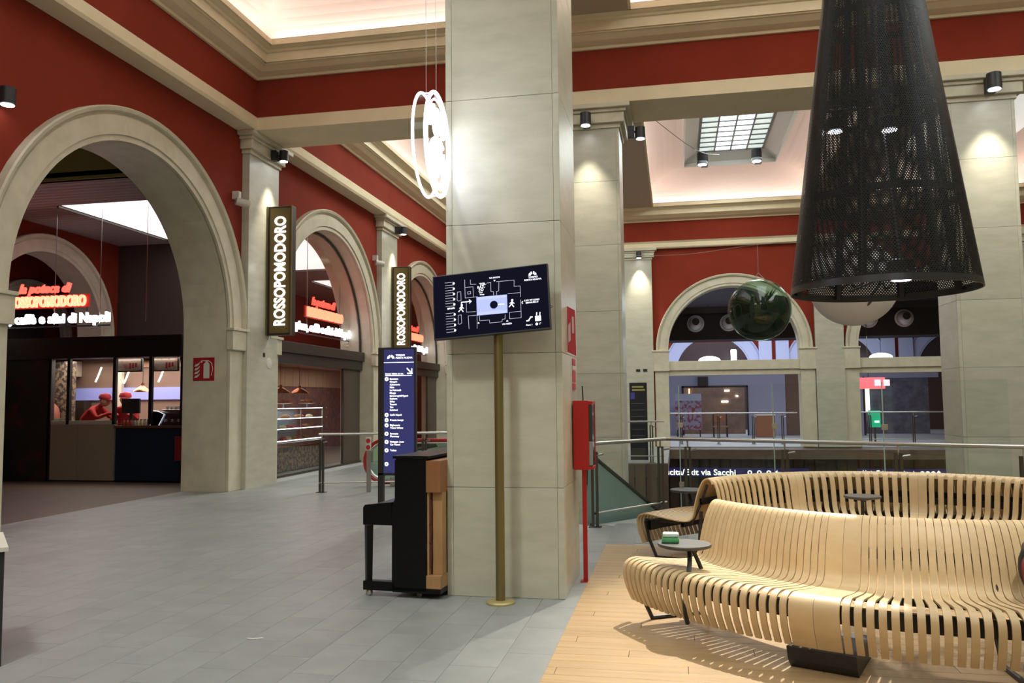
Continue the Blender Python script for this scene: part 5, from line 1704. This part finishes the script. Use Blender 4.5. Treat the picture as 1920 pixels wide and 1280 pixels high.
cr_ = thing('cash_register', 'black cash register screen on the kiosk counter', 'register', (-11.45, 15.85, 1.17))
MB().bbox(-11.66, -11.24, 15.84, 15.90, 1.42, 1.74, .01).build('screen', BLK, cr_); MB().box(-11.48, -11.42, 15.86, 15.90, 1.17, 1.42).build('stand', BLK, cr_); MB().box(-11.56, -11.34, 15.78, 15.98, 1.17, 1.19).build('base', BLK, cr_)
JAR = [mat('jar_red', (.40, .05, .03), .4), mat('jar_cream', (.62, .56, .38), .4), mat('jar_grey', (.30, .30, .32), .3)]
for k in range(8):
    x = -11.42 + k * .085
    c = thing('jar', ['red', 'red', 'red', 'clear grey', 'cream', 'cream', 'cream', 'clear grey'][k] + ' small jar in the row on the kiosk counter', 'jar', (x, 15.58, 1.17), 'jars on the kiosk counter')
    mt = JAR[[0, 0, 0, 2, 1, 1, 1, 2][k]]
    MB().lathe([(.032, 0), (.036, .02), (.036, .09), (.026, .11)], (x, 15.58, 1.171), 12).build('body', mt, c, True)
    MB().lathe([(.028, .11), (.028, .13)], (x, 15.58, 1.171), 12).build('lid', BLK, c)
o = MB().bbox(-10.12, -9.99, KY - .06, KY - .03, .45, .95, .005).build('hanging_leaflet', mat('leaflet_red', (.30, .02, .02), .5)); tag(o, 'red leaflet holder at the right end of the blue counter', 'leaflet')


# ------------------------------------------------------------------ kiosk staff


def person(label, loc, face, lean, shirt, cap, armz):
    t = thing('person', label, 'person', loc)
    c, s_ = math.cos(face), math.sin(face)

    def W(f, l, z):
        return (loc[0] + c * f - s_ * l, loc[1] + s_ * f + c * l, loc[2] + z)
    hip = 1.0
    L = lean
    J = {'pel': (0, 0, hip), 'bel': (.10 * L, 0, 1.13), 'chest': (.30 * L, 0, 1.30 - .02 * L), 'neck': (.46 * L, 0, 1.46 - .10 * L), 'hd0': (.54 * L, 0, 1.53 - .12 * L), 'hd1': (.60 * L, 0, 1.66 - .15 * L)}
    V, Eg, Rd = [], [], []

    def add(p, r, par=None):
        V.append(W(*p)); Rd.append(r)
        if par is not None:
            Eg.append((par, len(V) - 1))
        return len(V) - 1
    a = add(J['pel'], .16); b = add(J['bel'], .15, a); ch = add(J['chest'], .17, b); nk = add(J['neck'], .065, ch)
    h0 = add(J['hd0'], .055, nk); h1 = add(J['hd1'], .05, h0)
    for sg in (-1, 1):
        sh = add((.40 * L, .19 * sg, 1.38 - .08 * L), .075, ch)
        el = add((.50 * L + .08, .25 * sg, 1.12), .052, sh)
        wr = add((.50 * L + .30, .15 * sg, armz), .038, el)
        hd = add((.50 * L + .38, .12 * sg, armz - .01), .042, wr)
        for q in range(4):
            add((.50 * L + .46, .12 * sg + (q - 1.5) * .022, armz - .03), .011, hd)
        add((.50 * L + .42, .12 * sg - .05 * sg, armz), .012, hd)
        kn = add((.03, .10 * sg, .53), .085, a); an = add((-.02, .11 * sg, .09), .055, kn); add((.12, .11 * sg, .05), .05, an)
    bm = bmesh.new()
    sk_ = bm.verts.layers.skin.verify()
    vs = []
    for p, r in zip(V, Rd):
        v = bm.verts.new(p); v[sk_].radius = (r, r); vs.append(v)
    vs[0][sk_].use_root = True
    for i, j in Eg:
        bm.edges.new((vs[i], vs[j]))
    me = bpy.data.meshes.new('body'); bm.to_mesh(me); bm.free()
    me.materials.append(shirt)
    o = link('body', me, t)
    o.modifiers.new('skin', 'SKIN').use_smooth_shade = True
    sd = o.modifiers.new('sub', 'SUBSURF'); sd.levels = sd.render_levels = 1
    SKIN = mat('skin', (.48, .27, .19), .6)
    hc = Vector(W(J['hd1'][0] + .01, 0, J['hd1'][2] - .03))
    fdir = Vector((c, s_, -.25 * L)).normalized()
    MB().sphere(hc, .108, 18, 12, (1, .95, 1.18)).build('face', SKIN, t, True)
    MB().sphere(hc + fdir * .105 + Vector((0, 0, -.01)), .02, 8, 6).build('nose', SKIN, t, True)
    lat = Vector((-s_, c, 0))
    for sg in (-1, 1):
        MB().sphere(hc + fdir * .095 + lat * .038 * sg + Vector((0, 0, .015)), .012, 8, 6).build('eye', BLK, t)
        MB().sphere(hc + lat * .10 * sg, .026, 8, 6, (.6, .6, 1)).build('ear', SKIN, t, True)
        MB().sphere(Vector(W(.50 * L + .39, .12 * sg, armz - .01)), .048, 10, 8, (1, .8, .7)).build('hand', SKIN, t, True)
    MB().box(-.028, .028, -.004, .004, -.004, .004).xf(frame(hc + fdir * .10 + Vector((0, 0, -.055)), lat, (0, 0, 1))).build('mouth', mat('lip', (.3, .08, .07), .6), t)
    if cap:
        cp = hc + Vector((0, 0, .045))
        MB().lathe([(.125, 0), (.13, .04), (.10, .10), (.01, .125)], cp, 20).build('cap', cap, t, True)
        MB().prism([(.08, -.09), (.19, -.06), (.21, 0), (.19, .06), (.08, .09)], 'z', -.005, .005).xf(frame(cp + Vector((0, 0, .005)), fdir, lat)).build('cap_peak', cap, t)
    AP = mat('apron', (.10, .012, .014), .7)
    MB().tube([W(.10, 0, .55), W(.12 + .08 * L, 0, 1.05)], [.17, .15], 14).build('apron', AP, t, True)
    return t


REDS = mat('red_shirt', (.38, .008, .010), .7)
REDC = mat('red_cap', (.32, .008, .012), .7)
person('person in a red shirt and red cap bending over the kiosk worktop', (-12.93, 16.25, .20), rad(2), .88, REDS, REDC, 1.22)
person('person in a red shirt and cap standing behind the black cash register', (-11.95, 16.4, .15), rad(-60), .40, REDS, REDC, 1.25)
